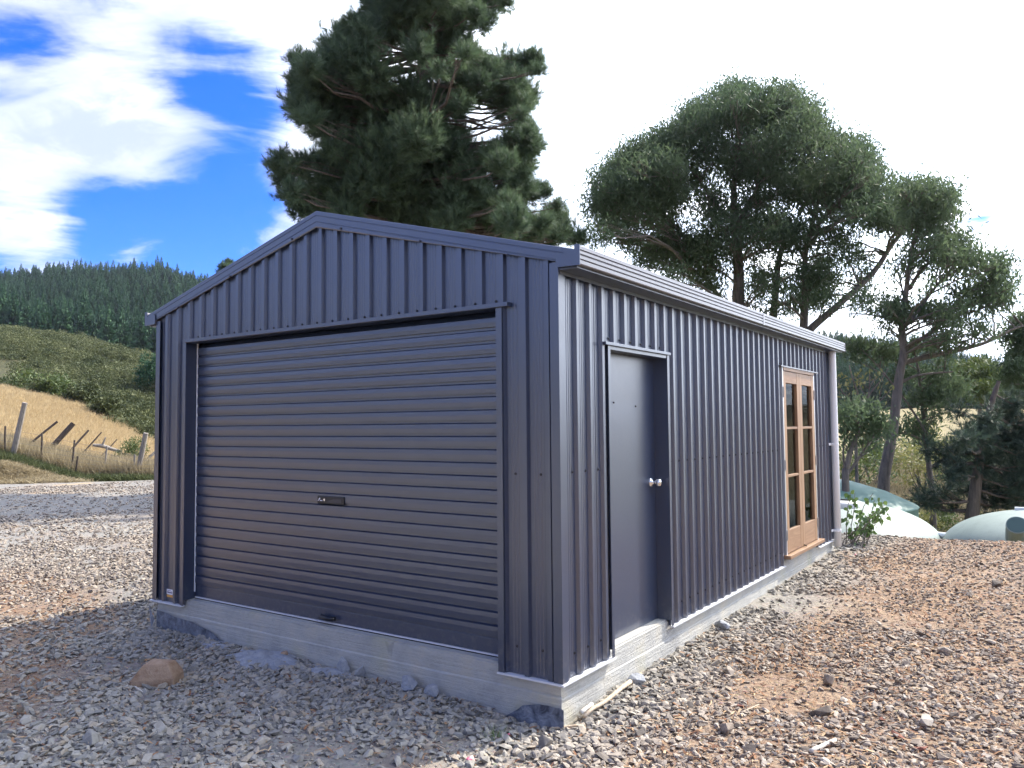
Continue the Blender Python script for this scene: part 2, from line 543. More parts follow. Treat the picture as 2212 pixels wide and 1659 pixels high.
def np_mesh(name, verts, tris, m, parent=None, tint=None, smooth=False):
    """large mesh of triangles from numpy arrays"""
    me = bpy.data.meshes.new(name)
    nv, nt = len(verts), len(tris)
    me.vertices.add(nv); me.vertices.foreach_set('co', np.asarray(verts, np.float32).ravel())
    me.loops.add(nt * 3); me.loops.foreach_set('vertex_index', np.asarray(tris, np.int32).ravel())
    me.polygons.add(nt)
    me.polygons.foreach_set('loop_start', np.arange(0, nt * 3, 3, dtype=np.int32))
    if tint is not None:
        at_ = me.attributes.new('tint', 'FLOAT', 'POINT'); at_.data.foreach_set('value', np.asarray(tint, np.float32))
    me.materials.append(m)
    me.update(calc_edges=True); me.validate()
    if smooth:
        me.polygons.foreach_set('use_smooth', np.ones(nt, bool))
    o = bpy.data.objects.new(name, me)
    if parent != 'none':
        COL.objects.link(o)
        if parent:
            o.parent = parent
    return o


def tag(o, label=None, cat=None, group=None, kind=None):
    if label: o['label'] = label
    if cat: o['category'] = cat
    if group: o['group'] = group
    if kind: o['kind'] = kind
    return o


def empty(name, loc=(0, 0, 0), rz=0.0):
    o = bpy.data.objects.new(name, None)
    o.location = tuple(float(c) for c in loc); o.rotation_euler = (0, 0, rz)
    o.empty_display_size = 0.2
    COL.objects.link(o)
    return o


def under(o, parent):
    """parent a world-space mesh to an empty, keeping its place"""
    o.parent = parent
    o.matrix_parent_inverse = Matrix.Translation(parent.location).inverted()
    return o


# ------------------------------------------------------------------ terrain
HOR = lambda u: 929.7 - 0.00885 * u


def zv(v, u, d):
    return CAM[2] - (v - HOR(u)) / FPX * d


COLS = [  # picture column, [(depth, height)] of the land in that direction
    (-6000, [(0, -.2), (22, -.2), (30, .5), (60, 4), (130, 18), (260, 40), (480, 95), (900, 80), (3000, 60)]),
    (-1500, [(0, -.2), (22, -.2), (27, .6), (60, 5), (130, 19), (160, 17), (260, 26), (480, 98), (900, 80), (3000, 60)]),
    (0, [(0, -.2), (24, -.2), (26, .35), (28, .42), (30, .3), (33, .75), (60, 4.1), (75, 5.6), (132, 16.6), (160, 14), (250, 22), (480, 84.5), (560, 82), (900, 60), (3000, 40)]),
    (170, [(0, -.2), (25, -.2), (28, -.5), (30, -.35), (33, -.1), (52, 2.2), (68, 3.6), (126, 14.4), (160, 12), (250, 20), (455, 84), (560, 80), (900, 60), (3000, 40)]),
    (345, [(0, -.2), (26, -.2), (28, -.65), (31, -.6), (45, -.1), (60, 1.1), (116, 10.2), (160, 8), (240, 16), (430, 76.5), (560, 73), (900, 60), (3000, 40)]),
    (440, [(0, -.2), (24, -.2), (28, -.8), (45, -.6), (60, .8), (116, 9), (160, 8), (240, 16), (425, 69), (560, 65), (900, 50), (3000, 40)]),
    (620, [(0, -.2), (18, -.2), (24, -1), (60, 0), (150, 6), (400, 55), (900, 40), (3000, 40)]),
    (1106, [(0, -.2), (15, -.2), (20, -1.5), (60, -2), (150, 4), (300, 30), (900, 40), (3000, 40)]),
    (1600, [(0, -.2), (12, -.2), (15, -2.3), (40, -1.8), (150, 4), (300, 30), (500, 36), (3000, 40)]),
    (1815, [(0, -.2), (9, -.15), (13.5, -2.3), (25, -2.4), (40, -1.7), (90, -.2), (150, 4.2), (300, 25.5), (500, 30), (3000, 40)]),
    (2060, [(0, -.2), (9, -.2), (13.5, -2.4), (25, -2.4), (40, -1.7), (90, -.2), (150, 3.2), (300, 17.5), (500, 22), (3000, 40)]),
    (2212, [(0, -.2), (9, -.2), (13.5, -2.5), (25, -2.5), (40, -1.8), (90, .6), (125, 2.0), (300, 10.5), (500, 16), (3000, 40)]),
    (2900, [(0, -.2), (9, -.2), (13.5, -2.5), (25, -2.4), (60, -1.5), (150, 3), (300, 10), (500, 14), (3000, 40)]),
    (6000, [(0, -.2), (14, -.2), (25, -1), (60, -.5), (150, 6), (300, 18), (500, 30), (3000, 50)]),  # right of the view: hills added to darken low reflections in the walls
]
COL_TH = np.array([math.atan((c[0] - 1106) / FPX) for c in COLS])


def polar_h(x, y):
    """height of the land before the yard was levelled; arrays in, array out"""
    dx, dy = x - CAM[0], y - CAM[1]
    fw2 = FW[:2] / np.linalg.norm(FW[:2]); rt2 = np.array([fw2[1], -fw2[0]])
    dep = dx * fw2[0] + dy * fw2[1]; lat = dx * rt2[0] + dy * rt2[1]
    r = np.hypot(dep, lat)
    th = np.arctan2(lat, dep)
    front = np.abs(th) < 1.2
    d = np.where(front, r * np.cos(np.clip(th, -1.2, 1.2)), r * 0.45)
    thc = np.clip(th, COL_TH[0], COL_TH[-1])
    back = np.interp(r, [0, 24, 40, 120, 350, 900, 3000], [-.2, -.2, .5, 8, 40, 60, 60])  # unseen hills behind the viewer, added so low wall reflections stay dark
    hs = np.stack([np.interp(d, [q[0] for q in c[1]], [q[1] for q in c[1]]) for c in COLS], 0)
    k = np.clip(np.searchsorted(COL_TH, thc) - 1, 0, len(COLS) - 2)
    t = (thc - COL_TH[k]) / (COL_TH[k + 1] - COL_TH[k])
    t = np.clip(t, 0, 1)
    idx = np.arange(len(x))
    h = hs[k, idx] * (1 - t) + hs[k + 1, idx] * t
    wb = np.clip((np.abs(th) - 1.15) / 0.35, 0, 1)
    return h * (1 - wb) + back * wb, d, th, r


def vnoise(x, y, s, seed=0):
    """cheap smooth value noise"""
    x = np.asarray(x) / s + seed * 17.3; y = np.asarray(y) / s - seed * 9.1
    xi, yi = np.floor(x), np.floor(y); fx, fy = x - xi, y - yi
    fx = fx * fx * (3 - 2 * fx); fy = fy * fy * (3 - 2 * fy)
    h = lambda a, b: np.modf(np.abs(np.sin(a * 127.1 + b * 311.7 + seed) * 43758.5453))[0]
    return (h(xi, yi) * (1 - fx) + h(xi + 1, yi) * fx) * (1 - fy) + (h(xi, yi + 1) * (1 - fx) + h(xi + 1, yi + 1) * fx) * fy


def sstep(a, b, x):
    t = np.clip((x - a) / (b - a), 0, 1); return t * t * (3 - 2 * t)


def yard_mask(x, y, d):
    n = (vnoise(x, y, 1.3, 3) - 0.5) * 0.5
    A = 1 - sstep(8.1, 9.6, y + n)
    A = np.where(x < -9, 1.0, A)
    B = 1 - sstep(24.6, 26.0, d + n * 1.5)
    return A * B


def land(x, y):
    x = np.atleast_1d(np.asarray(x, float)); y = np.atleast_1d(np.asarray(y, float))
    h, d, th, r = polar_h(x, y)
    m = yard_mask(x, y, d)
    yz = -0.215 + 0.010 * np.clip(y, -4, 12) + 0.006 * np.clip(x, -6, 4)
    # a low spoil hump along the front of the slab, and hollows by its near corner
    yz = yz + 0.035 * np.exp(-((y + 0.18) / 0.28) ** 2) * np.exp(-((x + 1.9) / 1.1) ** 2)
    yz = yz - 0.045 * np.exp(-((y + 0.02) / 0.25) ** 2 - ((x + 0.12) / 0.35) ** 2)
    yz = yz + (vnoise(x, y, 0.7, 1) - 0.5) * 0.03 + (vnoise(x, y, 2.5, 2) - 0.5) * 0.06
    yz = yz + np.where(x > 0.4, 0.05 * sstep(0.4, 3, x), 0)
    far = np.clip((r - 30) / 60, 0, 1)
    h = h + far * ((vnoise(x, y, 26, 5) - 0.5) * 4 + (vnoise(x, y, 9, 6) - 0.5) * 1.2)
    return h * (1 - m) + yz * m


def L1(x, y):
    return float(land(x, y)[0])


def clear(p, pad=.07):
    if -SW - pad < p[0] < pad and -pad < p[1] < SL + pad:
        if p[0] < -.25 or p[1] < .05:
            p[1] = -pad
        else:
            p[0] = pad
        p[2] = L1(p[0], p[1])
    return p


def hit(u, v, d0=3.0, d1=400.0):
    """where the ray through picture point (u, v) meets the land"""
    ds = np.geomspace(d0, d1, 900)
    p = CAM[None] + ds[:, None] * (FW + (u - 1106) / FPX * RT - (v - 829.5) / FPX * UP)[None]
    below = p[:, 2] <= land(p[:, 0], p[:, 1])
    if not below.any():
        return p[-1]
    i = int(np.argmax(below))
    q = p[i].copy(); q[2] = L1(q[0], q[1])
    return q


def at_land(u, d):
    """a spot on the land in picture column u at depth d"""
    p = at(u, HOR(u), d)
    return np.array([p[0], p[1], L1(p[0], p[1])])


def build_ground():
    rad = np.concatenate([np.linspace(0.2, 16, 130), np.geomspace(16.25, 150, 110)[0:], np.geomspace(155, 900, 50)])
    yaw0 = math.atan2(FW[0], FW[1])
    thv = np.concatenate([np.linspace(-0.80, 0.80, 300), np.linspace(0.84, 2 * math.pi - 0.84, 110)])
    fw2 = FW[:2] / np.linalg.norm(FW[:2]); rt2 = np.array([fw2[1], -fw2[0]])
    R, T = np.meshgrid(rad, thv, indexing='ij')
    x = CAM[0] + R * (np.cos(T) * fw2[0] + np.sin(T) * rt2[0]); y = CAM[1] + R * (np.cos(T) * fw2[1] + np.sin(T) * rt2[1])
    xf, yf = x.ravel(), y.ravel()
    z = land(xf, yf)
    V = np.stack([xf, yf, z], 1)
    nr, nt = R.shape
    i, j = np.meshgrid(np.arange(nr - 1), np.arange(nt), indexing='ij')
    a = i * nt + j; b = i * nt + (j + 1) % nt; c = (i + 1) * nt + (j + 1) % nt; d_ = (i + 1) * nt + j
    tris = np.concatenate([np.stack([a, d_, c], -1).reshape(-1, 3), np.stack([a, c, b], -1).reshape(-1, 3)])
    o = np_mesh('ground', V, tris, GROUND, smooth=True)
    h, d, th, r = polar_h(xf, yf)
    m = yard_mask(xf, yf, d)
    u = 1106 + FPX * np.tan(np.clip(th, -1.3, 1.3))
    # dry paddock, scrub and forest belts on the left, dry slope then forest on the right
    top = np.interp(u, [0, 170, 345], [60, 52, 45])
    left = (u < 700) & (np.abs(th) < 1.3)
    dry = np.where(left, sstep(29, 32, d) * (1 - sstep(top - 3, top + 2, d)), sstep(30, 45, d) * (1 - sstep(150, 170, d)) * 0.35)
    scr = np.where(left, sstep(top - 2, top + 4, d), np.where(r > 170, 1.0, 0.0))
    scr = np.where(np.abs(th) > 1.3, sstep(40, 60, r), scr)
    zc = np.stack([m, dry, scr, np.ones_like(m)], 1).astype(np.float32)
    ca = o.data.color_attributes.new('zone', 'FLOAT_COLOR', 'POINT'); ca.data.foreach_set('color', zc.ravel())
    wm = warmth(xf, yf)
    wa = o.data.attributes.new('warm', 'FLOAT', 'POINT'); wa.data.foreach_set('value', wm.astype(np.float32))
    tag(o, kind='structure')
    return o


def track(x, y):
    """the smoother wheel track of grey fines that crosses the far side of the yard"""
    d = (x - CAM[0]) * FW[0] + (y - CAM[1]) * FW[1] + (vnoise(x, y, 3.0, 14) - .5) * 1.6
    return sstep(15.6, 16.8, d) * (1 - sstep(20.0, 21.5, d)) * sstep(-5, -7, x)


def warmth(x, y):
    """how brown the yard is: bark-covered on the right, grey by the roller door"""
    n = vnoise(x, y, 0.9, 8) * 0.7 + vnoise(x, y, 0.35, 9) * 0.3
    right = sstep(-0.1, 0.9, x + (n - 0.5) * 0.8 + np.where(y < 0, -y * 0.35, 0))
    left = sstep(-0.2, 0.5, -(x + 2.6) + (n - .5) * 1.0 - np.abs(y + 1.6) * 1.4) * sstep(1.0, .2, y)
    return np.clip(np.maximum(right * (0.55 + 0.6 * n), left * 0.75) + 0.2 * (n > 0.66), 0, 1) * (1 - track(x, y))


ground = build_ground()

# ------------------------------------------------------------------ the shed
SW, SL = 4.06, 6.73           # gable width (towards -X), length (towards +Y)
PITCH, RIB_H = 0.162, 0.023
TAN = math.tan(math.radians(14.84))
APEX_X = -SW / 2
shed = empty('garage_shed', (0, 0, 0))
tag(shed, 'charcoal steel gabled shed with roller door standing on a concrete slab', 'shed')


def roof_z(x):
    return 2.40 + TAN * (SW / 2 - abs(x - APEX_X))


def rib_profile(s0, s1, first=0.045):
    """(s, outward) points of the trapezoid cladding between s0 and s1"""
    pts = []
    k = math.floor((s0 - first) / PITCH) - 1
    while first + k * PITCH < s1 + PITCH:
        c = first + k * PITCH
        pts += [(c - .027, 0), (c - .017, RIB_H), (c + .013, RIB_H), (c + .024, 0)]
        for q in (.058, .081, .104):                       # shallow stiffening swages in the pan
            pts += [(c + q - .005, 0), (c + q - .002, .0022), (c + q + .002, .0022), (c + q + .005, 0)]
        k += 1
    pts.sort(key=lambda p: p[0])
    out = [p for p in pts if s0 < p[0] < s1]

    def interp(s):
        for a, b in zip(pts, pts[1:]):
            if a[0] <= s <= b[0]:
                return a[1] + (b[1] - a[1]) * (s - a[0]) / max(1e-6, b[0] - a[0])
        return 0
    return [(s0, interp(s0))] + out + [(s1, interp(s1))]


def sheet(name, s0, s1, zlo, zhi, place, lift=0.0, first=0.045):
    """one cladding sheet; zlo / zhi are functions of s"""
    pr = rib_profile(s0, s1, first)
    m = MB()
    n = len(pr)
    lo = [place(s, o + lift, zlo(s)) for s, o in pr]
    hi = [place(s, o + lift, zhi(s)) for s, o in pr]
    inner = [place(s, o + lift - 0.0012, zlo(s)) for s, o in pr]
    m.add(lo + hi + inner, [(i, i + 1, n + i + 1, n + i) for i in range(n - 1)] +
          [(i + 1, i, 2 * n + i, 2 * n + i + 1) for i in range(n - 1)])
    return m.build(name, PAINT, shed)


front = lambda s, o, z: (-s, -o, z)          # s = distance from the near corner along the gable
side = lambda s, o, z: (o, s, z)
back = lambda s, o, z: (-s, SL + o, z)
lside = lambda s, o, z: (-SW - o, s, z)
flat = lambda z: (lambda s: z)
gz = lambda s: roof_z(-s) + 0.03
OP_R, OP_L, OP_TOP = 0.4185, 3.640, 2.205
edges = [0.0, 0.095, 1.067, 2.039, 3.011, SW]
segs = []
for a, b in zip(edges, edges[1:]):
    cuts = sorted(set([a, b] + [q for q in (OP_R, OP_L, SW / 2) if a < q < b]))
    segs += list(zip(cuts, cuts[1:]))
for i, (a, b) in enumerate(segs):
    mid = (a + b) / 2
    sheet('cladding_sheet', a, b, flat(OP_TOP + 0.005) if OP_R < mid < OP_L else flat(0.0), gz, front, 0.0012 * (i % 2), .060)
D0, D1, DTOP = 0.605, 1.515, 1.985           # steel side door opening along the side wall
F0, F1, FTOP = 4.50, 5.84, 2.06              # timber doors
edges = [0.0, 0.45, 1.422, 2.394, 3.366, 4.338, 5.310, 6.282, SL]
segs = []
for a, b in zip(edges, edges[1:]):
    cuts = sorted(set([a, b] + [q for q in (D0, D1, F0, F1) if a < q < b]))
    segs += list(zip(cuts, cuts[1:]))
for i, (a, b) in enumerate(segs):
    mid = (a + b) / 2
    lo = DTOP + 0.02 if D0 < mid < D1 else FTOP + 0.015 if F0 < mid < F1 else 0.0
    sheet('cladding_sheet', a, b, flat(lo), flat(2.42), side, 0.0012 * (i % 2))
for a, b in ((0, SW / 2), (SW / 2, SW)):
    sheet('cladding_sheet', a, b, flat(0.0), gz, back)
for a, b in ((0, 2.3), (2.3, 4.5), (4.5, SL)):
    sheet('cladding_sheet', a, b, flat(0.0), flat(2.42), lside)

# roof: corrugated sheets each side and a ridge cap
for sgn in (-1, 1):
    ns = 7
    for k in range(ns):
        a, b = SL * k / ns, SL * (k + 1) / ns
        pr = rib_profile(a, b)
        m = MB(); n = len(pr)
        xe = 0.10 if sgn > 0 else -SW - 0.10
        ze = 2.455
        lo = [(xe, s, ze + o * 0.8) for s, o in pr]
        hi = [(APEX_X, s, ze + TAN * (SW / 2 + 0.10) + o * 0.8) for s, o in pr]
        m.add(lo + hi, [(i, i + 1, n + i + 1, n + i) if sgn < 0 else (i + 1, i, n + i, n + i + 1) for i in range(n - 1)])
        m.build('roof_sheet', PAINT, shed)
m = MB()
zr = 2.455 + TAN * (SW / 2 + 0.1)
m.prism([(APEX_X - .16, 0, zr - .16 * TAN + .03), (APEX_X, 0, zr + .034), (APEX_X + .16, 0, zr - .16 * TAN + .03),
         (APEX_X + .16, 0, zr - .16 * TAN + .027), (APEX_X, 0, zr + .03), (APEX_X - .16, 0, zr - .16 * TAN + .027)], (0, -.03, 0), (0, SL + .03, 0))
m.build('ridge_cap', PAINT, shed, fix=True)


# barge flashings up the gable: a folded strip with two pressed lines
def barge(sgn):
    m = MB()
    x_out = 0.165 if sgn > 0 else -SW - 0.165
    pr = [(-.036, -.004), (-.040, .004), (-.040, .032), (-.0365, .034), (-.0365, .038), (-.040, .040), (-.040, .078), (-.0365, .080),
          (-.0365, .084), (-.040, .086), (-.040, .112), (-.036, .116), (.06, .116), (.06, .110), (-.030, .110), (-.030, .002)]
    zc = roof_z(APEX_X)
    dx = abs(x_out - APEX_X)
    A = [(x_out, y, max(zc - TAN * dx + h * 1.03, 2.388 if h < .05 else 0) if h < .05 else zc - TAN * dx + h * 1.03) for y, h in pr]
    B = [(APEX_X, y, zc + h * 1.03) for y, h in pr]
    n = len(pr)
    m.add(A + B, [(i, (i + 1) % n, n + (i + 1) % n, n + i) for i in range(n)] + [tuple(range(n))[::-1], tuple(range(n, 2 * n))])
    o = m.build('barge_flashing', PAINT, shed, fix=True)
    for fx in (0.12, 0.46, 0.78):
        x = APEX_X + (x_out - APEX_X) * fx
        s = MB().lathe([(0, -.006), (.009, -.006), (.009, .0), (0, 0)], 8, axis='x')
        s.v = [(x + p[1], -.041 + p[0], zc - TAN * abs(x - APEX_X) + .018 + p[2]) for p in s.v]
        s.build('screw', SCREW, o)
    return o


barge(1); barge(-1)

# corner and door-edge flashings
m = MB()
m.add([(-.030, -.031, 0), (.031, -.031, 0), (.031, .030, 0), (-.030, -.031, 2.42), (.031, -.031, 2.42), (.031, .030, 2.36),
       (-.030, -.0, 0), (.0, .030, 0)], [(0, 1, 4, 3), (1, 2, 5, 4), (0, 6, 7, 2, 1)])
m.build('corner_flashing', PAINT, shed)
m = MB()
m.add([(-SW + .03, -.031, 0), (-SW - .031, -.031, 0), (-SW - .031, .03, 0), (-SW + .03, -.031, 2.41), (-SW - .031, -.031, 2.41), (-SW - .031, .03, 2.41)],
      [(1, 0, 3, 4), (2, 1, 4, 5)])
m.build('corner_flashing', PAINT, shed)
m = MB()
m.box(-.06, .031, SL - .02, SL + .031, 0, 2.4)
m.build('corner_flashing', PAINT, shed)


# gutters: quad profile with pressed lines on the face
def gutter(sgn, y0, y1):
    e = 0.0 if sgn > 0 else -SW
    pr = [(.032, 2.392), (.178, 2.388), (.182, 2.392), (.182, 2.412), (.172, 2.415), (.172, 2.420), (.182, 2.421), (.182, 2.438), (.172, 2.442),
          (.172, 2.448), (.182, 2.450), (.182, 2.466), (.172, 2.469), (.172, 2.474), (.182, 2.475), (.182, 2.494), (.174, 2.500), (.168, 2.494),
          (.166, 2.490), (.166, 2.40), (.036, 2.40), (.036, 2.470), (.032, 2.470)]
    m = MB()
    m.prism([(e + sgn * a, 0, z) for a, z in pr], (0, y0, 0), (0, y1, 0))
    o = m.build('gutter', GUTTER, shed, fix=True)
    return o


g1 = gutter(1, -.045, 3.42)
g2 = gutter(1, 3.424, 6.89)
g3 = gutter(-1, -.045, 6.89)
for (e, s, par, yy) in ((0, 1, g1, -.048), (0, 1, g2, 6.888), (-SW, -1, g3, -.048)):
    m = MB()
    m.prism([(e + s * .026, 0, 2.386), (e + s * .186, 0, 2.382), (e + s * .186, 0, 2.502), (e + s * .150, 0, 2.505), (e + s * .150, 0, 2.46), (e + s * .026, 0, 2.47)],
            (0, yy, 0), (0, yy + .004, 0))
    m.build('stop_end', PAINT if yy < 0 else GUTTER, par, fix=True)
m = MB(); m.box(.176, .1845, 3.40, 3.4405, 2.386, 2.497); m.build('gutter_joiner', GUTTER, g1)
# eave lining between wall and gutter
m = MB(); m.box(.0295, .150, -.020, 6.86, 2.375, 2.3865); m.build('eave_flashing', PAINT, shed)
m = MB(); m.box(-SW - .150, -SW - .0295, -.020, 6.86, 2.375, 2.3865); m.build('eave_flashing', PAINT, shed)
m = MB(); m.box(.0295, .0330, -.018, 6.80, 2.352, 2.3745); m.build('fascia', PAINT, shed)

# slab
m = MB()
m.add([(-SW + .004, .004, .042), (-.004, .004, .042), (-.004, SL - .004, .042), (-SW + .004, SL - .004, .042),
       (-SW + .004, .004, -.5), (-.004, .004, -.5), (-.004, SL - .004, -.5), (-SW + .004, SL - .004, -.5)],
      [(0, 1, 2, 3), (4, 5, 1, 0), (5, 6, 2, 1), (6, 7, 3, 2), (7, 4, 0, 3)])
slab = m.build('concrete_slab', CONCRETE, shed)
bm = bmesh.new(); bm.from_mesh(slab.data)
bmesh.ops.bevel(bm, geom=[e for e in bm.edges if all(v.co.z > 0 for v in e.verts)], offset=.012, segments=2, affect='EDGES')
bm.to_mesh(slab.data); bm.free()
# rougher footing pour that bulges below the boxed edge
m = MB()
xs = np.linspace(-SW, 0.006, 120)
for row, (yy, zz) in enumerate(((.003, -.085), (-.002, -.092), (-.006, -.4))):
    m.v += [(x, yy - .008 * vnoise(x, row, .06, 4) * (row > 0), zz + .008 * (vnoise(x, 0, .35, 6) - .5) * (row < 2)) for x in xs]
n = len(xs)
m.f = [(r * n + i, (r + 1) * n + i, (r + 1) * n + i + 1, r * n + i + 1)[::-1] for r in range(2) for i in range(n - 1)]
m.mi = [0] * len(m.f)
m.build('footing_face', CONCRETE, slab)
m = MB()
ys = np.linspace(-.006, SL, 160)
for row, (xx, zz) in enumerate(((-.003, -.095), (.002, -.102), (.006, -.4))):
    m.v += [(xx + .006 * vnoise(0, y, .11, 7) * (row > 0), y, zz + .010 * (vnoise(y, 3, .3, 6) - .5) * (row < 2)) for y in ys]
n = len(ys)
m.f = [(r * n + i, r * n + i + 1, (r + 1) * n + i + 1, (r + 1) * n + i)[::-1] for r in range(2) for i in range(n - 1)]
m.mi = [0] * len(m.f)
m.build('footing_face', CONCRETE, slab)
m = MB()
m.v = [(-SW + .03 + 1.02 * t, -.022 - .008 * vnoise(t * 9, 0, 1, 3), z) for t in np.linspace(0, 1, 40) for z in (-.095 - .075 * t - .16 * t ** 7 + .02 * vnoise(t * 14, 1, 1, 5), -.34)]
m.f = [(2 * i, 2 * i + 1, 2 * i + 3, 2 * i + 2) for i in range(39)]; m.mi = [0] * 39
o = m.build('membrane_strip', MEMBRANE, slab); o['label'] = 'torn black damp proof sheet showing at the left foot of the slab'
m = MB()
m.v = [(-.42 + .45 * t, -.022 - .008 * vnoise(t * 9, 2, 1, 3), z) for t in np.linspace(0, 1, 30) for z in (-.165 - .15 * (1 - t) ** 2.5 + .025 * math.sin(t * 3) + .025 * vnoise(t * 12, 4, 1, 5), -.40)]
m.f = [(2 * i, 2 * i + 1, 2 * i + 3, 2 * i + 2) for i in range(29)]; m.mi = [0] * 29
o = m.build('membrane_strip', MEMBRANE, slab); o['label'] = 'black damp proof sheet showing under the near corner'
m = MB()
m.add([(-SW - .03, -.05, -.07), (-SW - .10, -.02, -.055), (-SW - .07, .02, -.20), (-SW - .01, -.05, -.24), (-SW + .03, -.045, -.16)], [(0, 1, 2, 3, 4)])
m.build('membrane_flap', MEMBRANE, slab)

# pale vermin strip under the cladding
for (x0, x1) in ((-SW - .055, -OP_L - .012), (-OP_R - .004, .042)):
    m = MB(); m.box(x0, x1, -.042, -.0045, -.012, -.002); m.build('base_flashing', WHITE_EDGE, shed)
for (y0, y1) in ((-.0415, D0 + .012), (D1 + .01, F0 - .05), (F1 + .05, SL + .03)):
    m = MB(); m.box(.0055, .0415, y0 if y0 > 0 else -.004, y1, -.0125, -.0025); m.build('base_flashing', WHITE_EDGE, shed)


def screw(x, y, z, nrm, parent=shed):
    m = MB().lathe([(0, .007), (.005, .0065), (.0052, .002), (.009, .0015), (.009, 0), (0, 0)], 8, axis='x')
    if nrm == 'y':
        m.v = [(x + p[1], y - p[0], z + p[2]) for p in m.v]
    else:
        m.v = [(x + p[0], y + p[1], z + p[2]) for p in m.v]
    return m.build('screw', SCREW, parent)


pan = lambda k: .045 + PITCH * k + .125          # screws sit in the pan beside each rib
for k in range(2, 23):
    s = .060 + PITCH * k + .052
    if OP_R < s < OP_L:
        screw(-s, -.003, OP_TOP + .032, 'y')
for s in (.12, .30, SW - .12, SW - .28):
    screw(-s, -.003, .16, 'y'); screw(-s, -.003, 1.18, 'y')
for k in range(0, 41):
    s = .045 + PITCH * k - .055
    if s < .02 or s > SL - .03:
        continue
    if D0 < s < D1:
        screw(.003, s, DTOP + .047, 'x')
    elif F0 < s < F1:
        screw(.003, s, FTOP + .045, 'x')
    else:
        screw(.003, s, .13, 'x'); screw(.003, s, 1.19, 'x')

# header flashings
m = MB(); m.box(-OP_L - .02, -OP_R + .10, -.052, -.0035, OP_TOP - .012, OP_TOP + .014)
m.box(-OP_L + .001, -OP_R - .001, -.0505, .085, OP_TOP - .0145, OP_TOP - .012)
m.build('door_header_flashing', PAINT, shed, bevel=.002)
m = MB(); m.box(.0035, .048, D0 - .085, D1 + .035, DTOP - .004, DTOP + .016); m.build('door_header_flashing', PAINT, shed, bevel=.002)
m = MB(); m.box(.0035, .048, F0 - .06, F1 + .16, FTOP + .004, FTOP + .020); m.build('door_header_flashing', GUTTER, shed, bevel=.002)

# roller door: jamb returns, guides, ribbed curtain, bottom rail, lock, handle
CY = 0.082
for x, w, dr in ((-OP_L, -.045, 1), (-OP_R, .045, -1)):
    m = MB()
    m.box(min(x, x + w), max(x, x + w), -.0335, -.0305, 0, OP_TOP - .013)      # face flange over the cladding edge
    m.box(x - .0015, x + .0015, -.0305, CY + .02, .043 if dr > 0 else .043, OP_TOP - .015)
    m.build('door_jamb', PAINT, shed)
roller = empty('roller_door', (0, 0, 0)); roller.parent = shed
m = MB()
pr = []
z = .155
pr += [(CY - .004, .062), (CY - .004, .150)]
P_S = .0835
while z < 2.135:
    pr += [(CY, z), (CY, z + .0175), (CY - .0155, z + .0170), (CY - .0170, z + .046), (CY - .0155, z + .0745), (CY, z + .0825)]
    z += P_S
pr += [(CY + .015, z + .02), (CY + .05, z + .045), (CY + .12, z + .06), (CY + .20, z + .05)]
X0, X1 = -OP_L + .012, -OP_R - .012
n = len(pr)
A = [(X0, y, z) for y, z in pr]; B = [(X1, y, z) for y, z in pr]
m.add(A + B, [(i, n + i, n + i + 1, i + 1) for i in range(n - 1)])
m.build('curtain', PAINT, roller)
m = MB(); m.box(X0, X1, CY - .012, CY + .01, .0505, .0595); m.build('pale_strip', WHITE_EDGE, roller)  # pale strip along the foot of the curtain
m = MB(); m.box(X0, X1, CY - .010, CY + .01, .0425, .0500); m.build('rubber_seal', BLACK, roller)
for x, mt in ((-OP_L + .0175, PVC), (-OP_R - .0175, PAINT)):
    m = MB(); m.box(x - .006, x + .004, CY - .020, CY - .012, .10 if mt is PVC else .044, OP_TOP - .016); m.build('guide', mt, roller)
lock = MB(); lock.box(-2.114, -1.832, CY - .026, CY - .009, .908, .968); lock = lock.build('lock_plate', BLACK, roller, bevel=.006)
m = MB()
m.add([(-2.02, CY - .0270, .922), (-1.985, CY - .0270, .935), (-1.94, CY - .0270, .948), (-1.86, CY - .0270, .951), (-1.86, CY - .0270, .922)],
      [(0, 4, 3, 2, 1)][::1])
m.build('lock_recess', mat('dark_grey_plastic', (.035, .036, .05), .3), roller)
m = MB().lathe([(0, -.004), (.009, -.004), (.010, 0)], 12, axis='x')
m.v = [(-2.032 + p[1], CY - .0265 + p[0], .940 + p[2]) for p in m.v]
m.build('key_cylinder', CHROME, roller)
m = MB()
for (a, b, c, d) in ((-2.104, -2.096, .930, .934), (-2.096, -2.089, .936, .946), (-2.088, -2.080, .941, .953), (-2.083, -2.056, .931, .9365)):
    m.box(a, b, CY - .0268, CY - .0260, c, d)
m.build('lock_logo', STICKER_W, roller)
hd = MB()
hd.tube([(-2.07, CY - .02, .100), (-2.05, CY - .045, .098), (-1.945, CY - .045, .096), (-1.92, CY - .02, .097)], [.014, .017, .017, .014], 10)
hd = hd.build('lift_handle', BLACK, roller, smooth=True)
for x in (-2.068, -1.925):
    m = MB().lathe([(0, -.005), (.006, -.004), (.006, 0)], 8, axis='x'); m.v = [(x + p[1], CY - .036 + p[0], .10 + p[2]) for p in m.v]
    m.build('handle_bolt', CHROME, roller)

